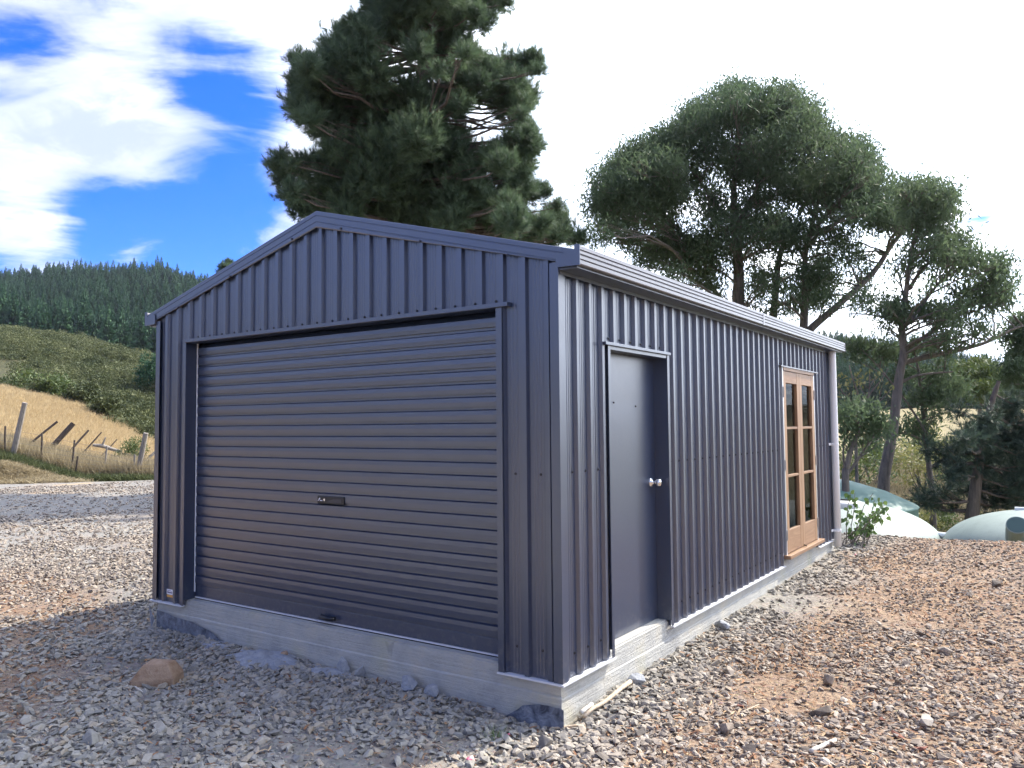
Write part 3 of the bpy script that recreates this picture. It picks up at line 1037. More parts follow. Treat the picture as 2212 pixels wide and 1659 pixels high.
# sticker low on the left panel
st = MB(); st.box(-3.919, -3.821, -.0045, -.003, .060, .104); st = st.build('maker_sticker', STICKER_W, shed)
m = MB(); m.box(-3.917, -3.823, -.0048, -.0031, .038, .0575); m.build('sticker_band', STICKER_O, st)
m = MB()
for i, (a, w, h) in enumerate(((-3.905, .009, .016), (-3.894, .006, .011), (-3.886, .007, .012), (-3.877, .005, .013), (-3.870, .008, .011), (-3.860, .003, .015), (-3.854, .007, .012), (-3.845, .008, .011))):
    m.box(a, a + w, -.0050, -.0044, .071, .071 + h)
m.add([(-3.903, -.0050, .088), (-3.878, -.0050, .098), (-3.843, -.0050, .090), (-3.845, -.0050, .0875), (-3.878, -.0050, .0945), (-3.901, -.0050, .0855)], [(0, 5, 4, 1), (1, 4, 3, 2)])
m.build('sticker_print', STICKER_P, st)

# steel side door
pd = empty('side_door', (0, 0, 0)); pd.parent = shed
LX = -.080
m = MB(); m.box(LX - .035, LX, D0 + .028, D1 + .03, .0445, DTOP - .03); leaf = m.build('door_leaf', PAINT, pd, bevel=.002)
for (y, w) in ((D0, -.001), (D1, .001)):
    m = MB()
    m.box(LX - .05, .030, y - .0015, y + .0015, .043 if y > 0 else 0, DTOP - .006)
    m.box(.0295, .0335, y - .0015 if y > 1 else y - .030, y + .036 if y > 1 else y + .0015, 0, DTOP - .005)
    if y < 1:
        m.box(LX - .04, LX + .012, y + .0015, y + .027, .0435, DTOP - .01)
    m.build('door_jamb', PAINT, pd)
m = MB(); m.box(LX - .05, .0292, D0 + .002, D1 - .002, DTOP - .028, DTOP - .0045); m.build('door_head', PAINT, pd)
kn = MB().lathe([(0, 0), (.036, 0), (.036, .004), (.028, .010), (.014, .016), (.012, .032), (.020, .040), (.029, .052), (.030, .066), (.024, .076), (.010, .080), (0, .080)], 24, axis='x')
kn.v = [(LX + p[0], 1.442 + p[1], 1.044 + p[2]) for p in kn.v]
kn.build('door_knob', CHROME, pd, smooth=True)
m = MB(); m.box(LX - .001, LX + .004, D0 + .030, D0 + .042, 1.86, 1.94); m.build('hinge', GALV, pd)
for (y, z) in ((.86, 1.62), (1.20, 1.60)):
    screw(LX, y, z, 'x', pd)

# timber french doors
fd = empty('timber_french_door', (0, 0, 0)); fd.parent = shed
m = MB(); m.box(-.06, .037, F0 - .004, F0 + .030, .085, FTOP); m.build('door_frame', GALV, fd)
m = MB(); m.box(-.06, .0335, F1 - .030, F1 + .004, .085, FTOP); m.build('door_frame', GALV, fd)
m = MB(); m.box(-.06, .042, F0 + .032, F1 - .032, FTOP - .030, FTOP + .002); m.build('door_frame', CEDAR_H, fd)
m = MB(); m.box(-.06, .085, F0 - .04, F1 + .10, .062, .098); m.build('door_sill', CEDAR_H, fd, bevel=.003)
y_mid = (F0 + F1) / 2
for k, (ya, yb) in enumerate(((F0 + .034, y_mid - .002), (y_mid + .002, F1 - .034))):
    lf = fd
    sw_ = .100
    z0, z1 = .106, FTOP - .034
    for (a, b) in ((ya, ya + sw_), (yb - sw_, yb)):
        m = MB(); m.box(-.008, .034, a, b, z0, z1); m.build('stile', CEDAR, lf, bevel=.003)
    bays = [(.345, .895), (.92, 1.405), (1.43, 1.90)]
    for (a, b) in ((z0, .345), (1.90, z1)):
        m = MB(); m.box(-.006, .0325, ya + sw_ + .0005, yb - sw_ - .0005, a, b); m.build('rail', CEDAR_H, lf, bevel=.003)
    for z in (.9075, 1.4175):
        m = MB(); m.box(-.004, .030, ya + sw_ + .0005, yb - sw_ - .0005, z - .0125, z + .0125); m.build('glazing_bar', CEDAR_H, lf, bevel=.002)
    for (a, b) in bays:
        m = MB(); m.box(.002, .006, ya + sw_, yb - sw_, a, b); m.build('pane', GLASS, lf)
    for z in (.30, 1.03, 1.80):
        yy = ya - .014 if k == 0 else yb + .014
        m = MB(); m.box(.0345, .0385, yy - .026, yy + .026, z - .055, z + .055); m.tube([(.041, yy, z - .055), (.041, yy, z + .055)], .006, 8)
        m.build('hinge', STEEL_HINGE, lf)
m = MB(); m.tube([(.04, y_mid + .01, .118), (.07, y_mid - .02, .113)], .007, 8); m.build('bolt', BLACK, fd)

# downpipe
dp = MB()
dp.tube([(.078, 6.62, 2.392), (.078, 6.62, 2.30), (.078, 6.625, 1.2), (.078, 6.63, -.075)], .043, 20)
dp = dp.build('downpipe', PVC, shed, smooth=True)
for z in (1.20, .12):
    m = MB(); m.tube([(.078, 6.625, z - .014), (.078, 6.625, z + .014)], .0465, 20); m.box(.031, .036, 6.50, 6.585, z - .014, z + .014)
    m.box(.036, .07, 6.574, 6.582, z - .014, z + .014)
    m.build('pipe_bracket', PVC, dp)
# added dark box: an unlit room's shade is put into its colour
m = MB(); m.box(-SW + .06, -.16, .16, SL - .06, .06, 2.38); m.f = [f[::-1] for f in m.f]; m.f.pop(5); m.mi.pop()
m.build('dark_interior_box', INTERIOR, shed)

# ------------------------------------------------------------------ scattering (uncountable cover only)
def scatter(name, pts, rot, scl, idx, sources, parent=None):
    """instances of the source meshes on points"""
    me = bpy.data.meshes.new(name)
    n = len(pts)
    me.vertices.add(n); me.vertices.foreach_set('co', np.asarray(pts, np.float32).ravel())
    a = me.attributes.new('rot', 'FLOAT_VECTOR', 'POINT'); a.data.foreach_set('vector', np.asarray(rot, np.float32).ravel())
    a = me.attributes.new('scl', 'FLOAT_VECTOR', 'POINT'); a.data.foreach_set('vector', np.asarray(scl, np.float32).ravel())
    a = me.attributes.new('idx', 'INT', 'POINT'); a.data.foreach_set('value', np.asarray(idx, np.int32))
    o = bpy.data.objects.new(name, me); COL.objects.link(o)
    for mt in {m_ for s_ in sources for m_ in s_.data.materials}:
        me.materials.append(mt)
    col = bpy.data.collections.new(name + '_sources')
    for s_ in sources:
        col.objects.link(s_)
    g = bpy.data.node_groups.new(name + '_scatter', 'GeometryNodeTree')
    g.interface.new_socket('Geometry', in_out='INPUT', socket_type='NodeSocketGeometry')
    g.interface.new_socket('Geometry', in_out='OUTPUT', socket_type='NodeSocketGeometry')
    N = g.nodes
    gi = N.new('NodeGroupInput'); go = N.new('NodeGroupOutput')
    ci = N.new('GeometryNodeCollectionInfo'); ci.inputs['Collection'].default_value = col
    ci.inputs['Separate Children'].default_value = True; ci.inputs['Reset Children'].default_value = True
    ip = N.new('GeometryNodeInstanceOnPoints'); ip.inputs['Pick Instance'].default_value = True

    def named(nm, ty):
        q = N.new('GeometryNodeInputNamedAttribute'); q.data_type = ty; q.inputs['Name'].default_value = nm
        return q.outputs['Attribute']
    er = N.new('FunctionNodeEulerToRotation')
    g.links.new(named('rot', 'FLOAT_VECTOR'), er.inputs[0])
    g.links.new(gi.outputs[0], ip.inputs['Points']); g.links.new(ci.outputs[0], ip.inputs['Instance'])
    g.links.new(named('idx', 'INT'), ip.inputs['Instance Index']); g.links.new(er.outputs[0], ip.inputs['Rotation'])
    g.links.new(named('scl', 'FLOAT_VECTOR'), ip.inputs['Scale']); g.links.new(ip.outputs[0], go.inputs[0])
    md = o.modifiers.new('scatter', 'NODES'); md.node_group = g
    if parent:
        o.parent = parent
    return o


def source(o):
    for c in list(o.users_collection):
        c.objects.unlink(o)
    return o


def hull(seed, n=13, sx=1, sy=.75, sz=.5, m=STONE, name='stone', link=False):
    """an angular piece of crushed rock about one unit long"""
    r = random.Random(seed)
    bm = bmesh.new()
    for _ in range(n):
        v = Vector((r.gauss(0, 1), r.gauss(0, 1), r.gauss(0, 1))).normalized() * r.uniform(.78, 1.0)
        bm.verts.new((v.x * sx * .5, v.y * sy * .5, v.z * sz * .5))
    res = bmesh.ops.convex_hull(bm, input=bm.verts)
    junk = list({e for e in res['geom_interior'] + res['geom_unused'] if isinstance(e, bmesh.types.BMVert)})
    bmesh.ops.delete(bm, geom=junk, context='VERTS')
    bmesh.ops.recalc_face_normals(bm, faces=bm.faces)
    me = bpy.data.meshes.new(name); bm.to_mesh(me); bm.free()
    me.materials.append(m)
    o = bpy.data.objects.new(name, me)
    if link:
        COL.objects.link(o)
    return o


def inside_shed(x, y, pad=0.03):
    return (x > -SW - pad) & (x < pad) & (y > -pad) & (y < SL + pad)


def wedge(n, r0, r1, half=0.72, p=1.0):
    """random spots in front of the viewer between two distances"""
    r = np.sqrt(RNG.uniform(r0 ** 2, r1 ** 2, n)) if p == 1 else r0 + (r1 - r0) * RNG.random(n) ** p
    t = RNG.uniform(-half, half, n)
    fw2 = FW[:2] / np.linalg.norm(FW[:2]); rt2 = np.array([fw2[1], -fw2[0]])
    x = CAM[0] + r * (np.cos(t) * fw2[0] + np.sin(t) * rt2[0]); y = CAM[1] + r * (np.cos(t) * fw2[1] + np.sin(t) * rt2[1])
    return x, y


PATCHES = [(-3.0, -1.7, .75, .5), (-4.4, -1.2, .9, .5), (.05, -.62, .35, .12), (1.95, 2.3, .6, .45), (-2.45, -1.05, .32, .16), (-1.25, -1.05, .3, .16),
           (.75, 1.1, .5, .8), (-.35, -.55, .3, .2), (1.2, 5.5, .8, .5), (.9, 3.0, .35, 1.2)]


def bare(x, y):
    """patches of clay and sand with few stones on them"""
    w = sstep(.60, .72, vnoise(x, y, 1.1, 21) * .65 + vnoise(x, y, .4, 22) * .35)
    for (a, b, ra, rb) in PATCHES:
        w = np.maximum(w, (.6 if a > .5 else 1.) * np.exp(-(((x - a) / ra) ** 2 + ((y - b) / rb) ** 2)))
    return np.clip(np.maximum(w, .93 * track(x, y)), 0, 1)


def gravel_layer(n, r0, r1, smin, smax, keep_bare, half=0.74, pw=1.6):
    x, y = wedge(n, r0, r1, half)
    h_, d_, th_, r_ = polar_h(x, y)
    k = (yard_mask(x, y, d_) > .55) & ~inside_shed(x, y) & (RNG.random(n) > bare(x, y) * (1 - keep_bare))
    wm = warmth(x, y)
    k &= RNG.random(n) > wm * .15 * (1 - keep_bare)
    x, y = x[k], y[k]
    s = (smin + (smax - smin) * RNG.random(len(x)) ** pw) * (1 - .28 * sstep(.2, 1.0, x))
    z = land(x, y) + s * RNG.uniform(.02, .20, len(x))
    rot = np.stack([RNG.normal(0, .35, len(x)), RNG.normal(0, .35, len(x)), RNG.uniform(0, 6.28, len(x))], 1)
    scl = np.stack([s * RNG.uniform(.8, 1.3, len(x)), s * RNG.uniform(.75, 1.15, len(x)), s * RNG.uniform(.65, 1.15, len(x))], 1)
    return np.stack([x, y, z], 1), rot, scl


STONES = [hull(100 + i, 11 + i % 4, 1, random.Random(i).uniform(.6, .85), random.Random(i + 50).uniform(.34, .6)) for i in range(14)]
parts = [gravel_layer(78000, 2.6, 7.5, .028, .088, .12, .9), gravel_layer(60000, 2.6, 7.5, .010, .024, .5, .9),
         gravel_layer(80000, 7.5, 14.0, .028, .085, .2, .85), gravel_layer(60000, 14.0, 27, .035, .10, .3, .72)]
pts, rot, scl = (np.concatenate([p[i] for p in parts]) for i in range(3))
gravel = scatter('gravel', pts, rot, scl, RNG.integers(0, len(STONES), len(pts)), STONES, ground)
tag(gravel, kind='stuff')
# the larger stones lying nearest, each its own
x, y = wedge(1500, 3.0, 7.2, .66)
k = (RNG.random(1500) > bare(x, y) * .6) & ~inside_shed(x, y, .12)
x, y = x[k][:300], y[k][:300]
for i in range(len(x)):
    s = .060 + .055 * RNG.random() ** 2.2
    o = bpy.data.objects.new('stone', STONES[i % len(STONES)].data)
    COL.objects.link(o); o.parent = ground
    o.location = (x[i], y[i], L1(x[i], y[i]) + s * .12)
    o.rotation_euler = (random.gauss(0, .25), random.gauss(0, .25), random.uniform(0, 6.28))
    o.scale = (s * random.uniform(.9, 1.3), s, s * random.uniform(.7, 1.1))

# bark chips and needles strewn over the right-hand side
def chip_source(seed):
    r = random.Random(seed)
    m = MB()
    w, h = r.uniform(.10, .22), .05
    bend = r.uniform(-.15, .15)
    m.add([(-.5, -w / 2, 0), (0, -w * .6 + bend, h), (.5, -w * .3, 0), (.5, w * .3, 0), (0, w * .5 + bend, h), (-.5, w / 2, 0)], [(0, 1, 4, 5), (1, 2, 3, 4)])
    return source(m.build('chip', LITTER))


CHIPS = [chip_source(i) for i in range(6)]
x, y = wedge(90000, 2.8, 14, .74)
k = (warmth(x, y) * 1.1 > RNG.random(len(x)) + .12) & ~inside_shed(x, y) & (yard_mask(x, y, polar_h(x, y)[1]) > .5)
x2, y2 = wedge(9000, 2.8, 7, .7)
k2 = ~inside_shed(x2, y2)
x, y = np.concatenate([x[k], x2[k2]]), np.concatenate([y[k], y2[k2]])
n = len(x)
s = .018 + .05 * RNG.random(n) ** 2.5
o = scatter('bark_litter', np.stack([x, y, land(x, y) + .006 + .012 * RNG.random(n)], 1),
            np.stack([RNG.normal(0, .25, n), RNG.normal(0, .25, n), RNG.uniform(0, 6.28, n)], 1),
            np.stack([s, s, s], 1), RNG.integers(0, 6, n), CHIPS, ground)
tag(o, kind='stuff')


# ------------------------------------------------------------------ plants
def leaf_quads(c, length, width, dirs, roll):
    """lens-shaped leaves: centres, lengths, widths, directions -> verts, tris"""
    n = len(c)
    d = dirs / (np.linalg.norm(dirs, axis=1, keepdims=True) + 1e-9)
    ref = RNG.normal(size=(n, 3))
    a = np.cross(d, ref); a /= np.linalg.norm(a, axis=1, keepdims=True) + 1e-9
    L = length[:, None]; w = width[:, None]
    base = c - d * L * .5; tip = c + d * L * .5
    l_ = c - d * L * .08 + a * w * .5; r_ = c - d * L * .08 - a * w * .5
    V = np.stack([base, l_, tip, r_], 1).reshape(-1, 3)
    i = np.arange(n)[:, None] * 4
    T = np.concatenate([i + np.array([[0, 1, 2]]), i + np.array([[0, 2, 3]])], 1).reshape(-1, 3)
    return V, T


class Foliage:
    def __init__(self):
        self.V = []; self.T = []; self.t = []; self.n = 0

    def add(self, V, T, tint):
        self.V.append(V); self.T.append(T + self.n); self.t.append(tint); self.n += len(V)

    def build(self, name, m, parent=None):
        o = np_mesh(name, np.concatenate(self.V), np.concatenate(self.T), m, 'none' if parent == 'none' else None, np.concatenate(self.t))
        if parent not in (None, 'none'):
            under(o, parent)
        return o


def euc_clump(F, c, r, n, leaf=(.17, .042), flat=.75, droop=.9, per=7, spread=.17):
    """sprays of hanging leaves filling a rounded clump, thicker towards its top"""
    ns = max(3, n // per)
    q = RNG.normal(size=(ns, 3)); q /= np.linalg.norm(q, axis=1, keepdims=True)
    q[:, 2] = np.where((q[:, 2] < -.2) & (RNG.random(ns) < .6), -q[:, 2], q[:, 2])
    rr = RNG.random(ns) ** .5 * RNG.uniform(.85, 1.2, ns)
    sc = c + q * rr[:, None] * np.array([r, r, r * flat])
    base = RNG.random() * .65 - .05
    cc = np.repeat(sc, per, 0) + RNG.normal(size=(ns * per, 3)) * spread * np.array([1, 1, .8])
    m = len(cc)
    d = RNG.normal(size=(m, 3)) * .75 + np.array([0, 0, -droop])
    ln = leaf[0] * RNG.uniform(.7, 1.3, m); wd = leaf[1] * RNG.uniform(.7, 1.3, m)
    V, T = leaf_quads(cc, ln, wd, d, None)
    tint = np.clip(base + .35 * np.repeat(RNG.random(ns), per) + .15 * RNG.random(m), 0, 1)
    F.add(V, T, np.repeat(tint, 4))
    return sc


def pine_clump(F, c, r, shoots, needles=26, nl=.15, up=.55, w=.013):
    """shoots carrying brushes of needles"""
    q = RNG.normal(size=(shoots, 3)); q /= np.linalg.norm(q, axis=1, keepdims=True)
    rr = RNG.random(shoots) ** .6 * RNG.choice([.9, 1.0, 1.15, 1.4], shoots)
    sc = c + q * rr[:, None] * np.array([r, r, r * .9]) + np.array([0, 0, .12 * r]) * (rr > 1)[:, None]
    ax = q * .7 + np.array([0, 0, up]) + RNG.normal(size=(shoots, 3)) * .25
    ax /= np.linalg.norm(ax, axis=1, keepdims=True)
    K = needles
    A = np.repeat(ax, K, 0)
    t = RNG.uniform(-.10, .12, shoots * K)[:, None]
    b0 = np.repeat(sc, K, 0) + A * t
    perp = RNG.normal(size=(shoots * K, 3)); perp -= A * np.sum(perp * A, 1, keepdims=True); perp /= np.linalg.norm(perp, axis=1, keepdims=True)
    d = A * .75 + perp * .75; d /= np.linalg.norm(d, axis=1, keepdims=True)
    sd = np.cross(d, perp + A * .3); sd /= np.linalg.norm(sd, axis=1, keepdims=True)
    ln = nl * RNG.uniform(.7, 1.2, shoots * K)[:, None]
    V = np.stack([b0 + sd * w * .5, b0 - sd * w * .5, b0 + d * ln], 1).reshape(-1, 3)
    T = np.arange(shoots * K * 3).reshape(-1, 3)
    base = RNG.random() * .35 - .05
    tint = np.clip(base + .65 * np.repeat(RNG.random(shoots) ** 1.5, K) + .15 * RNG.random(shoots * K), 0, 1)
    F.add(V, T, np.repeat(tint, 3))


def path_pt(path, t):
    t = t * (len(path) - 1); i = min(int(t), len(path) - 2)
    return path[i] * (1 - (t - i)) + path[i + 1] * (t - i)


def limb(m, a, b, r0, r1, sag=0.0, wob=.06, n=6, seg=5):
    a, b = np.array(a, float), np.array(b, float)
    L = np.linalg.norm(b - a)
    pts, rad = [], []
    for i in range(seg + 1):
        t = i / seg
        p = a * (1 - t) + b * t + np.array([0, 0, sag * L * math.sin(math.pi * t)])
        if 0 < i < seg:
            p = p + RNG.normal(size=3) * wob * L * .25
        pts.append(p); rad.append(r0 + (r1 - r0) * t)
    m.tube(pts, rad, n, cap=False)
    return pts


def tree(name, label, cat, d, trunks, clumps, kind, leaf_m, bark_m, conv, group=None, dens=1.0, depth_spread=1.0, leaf=(.17, .042), extra=None, opts=None):
    """trunks: list of (picture path, base radius, top radius); clumps: (x, y, r[, depth offset]) in the units conv() turns into the picture"""
    opts = opts or {}
    k = conv(1, 0)[0] - conv(0, 0)[0]                 # picture units per clump unit
    m = MB()
    paths = []
    for (pp, r0, r1, *off) in trunks:
        off = off[0] if off else 0.0
        P_ = [at(*conv(a, b), d + off) for a, b in pp]
        if opts.get('base', True) and off == 0.0:
            g = P_[0].copy(); g[2] = L1(g[0], g[1]) - .15
            if g[2] < P_[0][2]:
                P_ = [g] + P_
        # smooth the path a little
        Q = []
        for i in range((len(P_) - 1) * 3 + 1):
            t = i / 3; j = min(int(t), len(P_) - 2); f = t - j
            p0, p1, p2, p3 = P_[max(j - 1, 0)], P_[j], P_[j + 1], P_[min(j + 2, len(P_) - 1)]
            Q.append(.5 * ((2 * p1) + (p2 - p0) * f + (2 * p0 - 5 * p1 + 4 * p2 - p3) * f ** 2 + (3 * p1 - p0 - 3 * p2 + p3) * f ** 3))
        rad = [r0 + (r1 - r0) * i / (len(Q) - 1) for i in range(len(Q))]
        m.tube(Q, rad, 9, cap=False)
        paths.append((Q, rad))
    base = paths[0][0][0]
    root = empty(name, base)
    tag(root, label, cat, group)
    F = Foliage()
    nf = opts.get('fill', 0)
    if nf:
        CA = np.array([c_[:3] for c_ in clumps], float)
        more = []
        while len(more) < nf:
            i_ = int(RNG.integers(len(CA))); dd_ = np.hypot(*(CA[:, :2] - CA[i_, :2]).T)
            near = np.argsort(dd_)[1:7]; j_ = int(RNG.choice(near)); f_ = RNG.uniform(.25, .75)
            if dd_[j_] > opts.get('reach', 190):
                continue
            q_ = CA[i_] * f_ + CA[j_] * (1 - f_)
            more.append((q_[0], q_[1], q_[2] * RNG.uniform(.6, .9), RNG.normal() * .7 * depth_spread, RNG.uniform(.5, .9)))
        clumps = list(clumps) + more
    allp = [(p, r) for Q, R in paths for p, r in zip(Q, R)]
    AP = np.array([p for p, r in allp]); AR = np.array([r for p, r in allp])
    for cl in clumps:
        cx, cy, cr = cl[:3]
        rw = cr * k / FPX * d * opts.get('swell', 1.15)
        off = cl[3] if len(cl) > 3 else RNG.normal() * .55 * depth_spread
        c = at(*conv(cx, cy), d + off)
        # limb from the nearest trunk point that lies lower than the clump
        dv = c - AP
        cost = np.linalg.norm(dv, axis=1) + np.where(dv[:, 2] < (.25 if kind == 'euc' else -.6), 3.0, 0) + np.maximum(0, np.abs(dv[:, 2]) - np.linalg.norm(dv[:, :2], axis=1) * opts.get('steep', 1.6)) * .6
        j = int(np.argmin(cost))
        rb = min(AR[j] * .7, .018 + .014 * np.linalg.norm(dv[j]))
        end = c - np.array([0, 0, rw * .25])
        pts = limb(m, AP[j], end, rb, .010, sag=opts.get('sag', .05), n=5)
        for _ in range(opts.get('twigs', 5)):
            q = RNG.normal(size=3); q /= np.linalg.norm(q); q[2] = abs(q[2]) * .8 - .1
            limb(m, pts[int(RNG.integers(2, 5))], c + q * rw * .85, .011, .004, n=3, seg=3)
        if kind == 'euc':
            euc_clump(F, c, rw, int(dens * 1500 * (rw / .6) ** 2 * (cl[4] if len(cl) > 4 else 1)), leaf, opts.get('flat', .75), per=opts.get('per', 7), spread=opts.get('spread', .15))
        else:
            pine_clump(F, c, rw, max(6, int(dens * 108 * (rw / .4) ** 2)), opts.get('needles', 26), opts.get('nl', .15), w=opts.get('w', .013), up=opts.get('up', .55))
    w = m.build('trunk', bark_m, None, smooth=True)
    under(w, root)
    F.build('crown', leaf_m, root)
    return root


z3 = lambda x, y: (548.6 + .324 * x, .324 * y)
z4 = lambda x, y: (1234.4 + .3472 * x, 164.6 + .3472 * y)
z5 = lambda x, y: (1810.4 + .248 * x, 356.6 + .248 * y)
z7 = lambda x, y: (1755.5 + .3141 * x, 713.2 + .3141 * y)

PINE = [(850, 40, 120), (1000, 60, 150), (1150, 40, 140), (1300, 30, 110), (1450, 60, 90), (1600, 20, 90), (1690, 10, 50), (1530, 150, 70), (760, 130, 80),
        (900, -80, 150), (1080, -120, 160), (1280, -110, 140), (1450, -90, 110), (1000, -260, 140), (1180, -280, 130), (1100, -420, 110), (1320, -250, 90), (860, -200, 90),
        (680, 200, 90), (640, 290, 110), (560, 340, 110), (780, 270, 130), (980, 230, 100), (880, 180, 110), (500, 330, 60), (640, 150, 40),
        (290, 400, 60), (260, 540, 45), (400, 480, 100), (600, 480, 140), (780, 480, 130), (700, 400, 130), (340, 430, 60), (280, 480, 40),
        (300, 700, 90), (350, 780, 70), (450, 640, 120), (600, 680, 150), (780, 650, 150), (430, 800, 80), (260, 700, 40), (330, 600, 70),
        (520, 860, 110), (700, 850, 160), (900, 800, 160), (1050, 600, 100), (950, 720, 130), (1100, 760, 140), (1330, 600, 110), (1250, 700, 100), (1350, 720, 60),
        (1200, 870, 140), (1380, 880, 50), (1050, 950, 150), (850, 1000, 150), (650, 960, 80), (1300, 1000, 130), (1400, 1000, 70), (1330, 530, 50),
        (540, 1000, 80), (420, 1080, 70), (180, 1080, 70), (130, 1120, 45), (240, 1180, 70), (320, 1130, 50), (230, 1300, 70), (300, 1400, 60), (360, 1290, 100), (160, 1040, 40),
        (500, 1200, 130), (650, 1180, 130), (800, 1180, 150), (950, 1150, 130), (1100, 1150, 130), (1250, 1180, 130), (1400, 1150, 90), (1480, 1200, 80),
        (560, 1400, 120), (750, 1380, 120), (900, 1350, 130), (1050, 1320, 140), (1200, 1330, 140), (1350, 1320, 130), (1500, 1350, 110), (1630, 1370, 90),
        (1700, 1450, 100), (1850, 1530, 90), (1990, 1420, 60), (2030, 1370, 40), (1950, 1580, 90), (2130, 1570, 60), (2180, 1600, 50), (1920, 1490, 60), (2050, 1500, 60),
        (1000, 1450, 130), (1200, 1480, 130), (1400, 1480, 130), (1560, 1500, 110), (1750, 1580, 110), (700, 1500, 110), (450, 1420, 80),
        (1560, 470, 80), (1700, 450, 100), (1830, 420, 70), (1890, 390, 45), (1910, 470, 35), (1680, 560, 100), (1780, 620, 90), (1850, 640, 50), (1640, 690, 80), (1720, 750, 80), (1800, 720, 55), (1740, 830, 50),
        (1850, 870, 50), (1700, 970, 70), (1820, 970, 80), (1880, 970, 45), (1560, 1060, 70), (1700, 1090, 90), (1820, 1110, 60), (1640, 1180, 70), (1760, 1210, 60), (1850, 1300, 70), (1920, 1250, 50), (1760, 1330, 50), (1530, 1030, 40),
        (1450, 350, 55), (1500, 400, 60), (1480, 90, 60), (1400, 190, 60),
        (1250, 180, 85), (1330, 120, 85), (1260, 330, 80), (1380, 290, 70), (1200, 430, 90), (1420, 450, 70), (1500, 540, 70), (1450, 640, 60), (1560, 600, 65), (1180, 300, 80), (1100, 330, 80)]
tree('pine_tree', 'tall dark pine tree rising behind the shed roof, its top out of frame', 'pine tree', 23.0,
     [([(1080, 1700), (1090, 1200), (1105, 800), (1125, 450), (1150, 200), (1165, -100), (1150, -450)], .30, .07)], PINE, 'pine', PINE_LEAF, PINE_BARK, z3,
     depth_spread=2.2, opts=dict(sag=-.06, twigs=4, needles=34, nl=.20, w=.014, fill=170, reach=260))

EUC = [(1000, 110, 80), (900, 170, 100), (780, 220, 80), (1060, 180, 120), (1180, 150, 90), (1320, 150, 100), (1400, 200, 80), (1480, 200, 55), (1500, 280, 70), (960, 260, 100), (740, 290, 80), (690, 330, 60),
       (1150, 250, 130), (1300, 280, 120), (1420, 330, 110), (1520, 380, 90), (860, 310, 80), (1000, 75, 40), (1330, 100, 50),
       (600, 400, 80), (500, 420, 70), (420, 470, 80), (350, 520, 80), (640, 440, 100), (740, 430, 80), (270, 570, 70), (200, 650, 70), (430, 600, 100), (560, 580, 120), (680, 520, 100), (320, 700, 110),
       (180, 740, 60), (130, 830, 50), (260, 800, 110), (450, 720, 130), (580, 680, 120), (640, 760, 100), (380, 820, 90), (520, 830, 90), (200, 930, 70), (170, 1020, 50), (260, 920, 70), (300, 1000, 70, 0, .5), (420, 980, 50, 0, .4),
       (750, 680, 80), (800, 600, 50, 0, .6), (1050, 560, 110), (1180, 560, 120), (1100, 640, 110), (1000, 620, 70), (1240, 640, 90), (1300, 520, 80, 0, .5), (1100, 400, 90, .8, .35), (1250, 430, 80, .5, .4), (950, 420, 70, 0, .4),
       (1450, 450, 100), (1600, 440, 90), (1700, 430, 90), (1780, 450, 80), (1830, 540, 70), (1750, 580, 110), (1620, 580, 120), (1500, 600, 110, 0, .7), (1700, 680, 110), (1640, 720, 100), (1560, 690, 90, 0, .7), (1800, 640, 80), (1860, 600, 45),
       (1850, 700, 100), (1930, 680, 70), (1850, 830, 110), (1950, 800, 80), (1980, 900, 90), (1880, 920, 70), (1780, 850, 80), (2040, 840, 80), (2100, 930, 90), (2080, 720, 70), (2150, 800, 80),
       (900, 830, 55), (960, 850, 45), (860, 800, 45), (900, 980, 75), (1050, 960, 100), (1180, 950, 90), (1300, 940, 100), (1400, 1000, 80), (1250, 880, 55, 0, .6),
       (700, 960, 60, 0, .5), (720, 1050, 80), (600, 1050, 90), (480, 1080, 90), (560, 1150, 80), (700, 1150, 90), (820, 1100, 100), (850, 1200, 80), (460, 1170, 60), (640, 1250, 55), (800, 1270, 70), (900, 1320, 60), (960, 1100, 65, 0, .7), (1000, 1200, 55, 0, .6), (560, 980, 70, 0, .5), (350, 1060, 60, 0, .4),
       (1150, 1150, 65, 0, .6), (1200, 1250, 65, 0, .7), (1150, 1350, 55), (1300, 1300, 55), (1550, 1180, 75), (1600, 1230, 65), (1500, 1300, 85), (1450, 1390, 75), (1560, 1400, 75), (1620, 1300, 55), (1650, 1100, 55, 0, .5), (1750, 1130, 60, 0, .6), (1850, 1150, 45, 0, .6), (1780, 1250, 45), (1820, 1320, 45), (1800, 1400, 45), (1250, 1480, 55), (1350, 1180, 60, 0, .5), (1420, 1100, 60, 0, .5), (1100, 1450, 50), (1380, 1440, 50)]
EUC += [(a_, b_, c_, float(RNG.normal() * 1.6), .42) for (a_, b_, c_) in (
    (1080, 330, 110), (1200, 350, 110), (1350, 400, 110), (1000, 480, 100), (1150, 460, 100), (900, 480, 90), (850, 560, 80), (920, 720, 60), (1400, 560, 100), (1350, 650, 95),
    (1250, 760, 100), (1100, 760, 90), (1400, 760, 100), (1500, 800, 100), (1600, 860, 90), (1700, 900, 85), (1500, 950, 85), (1600, 1000, 75), (800, 900, 65), (1000, 1030, 85),
    (1200, 1060, 85), (1330, 1060, 85), (600, 900, 85), (500, 920, 75), (1100, 860, 85), (1700, 1000, 75), (1750, 760, 85), (860, 400, 80), (820, 480, 70), (1250, 500, 90), (1480, 700, 90))]
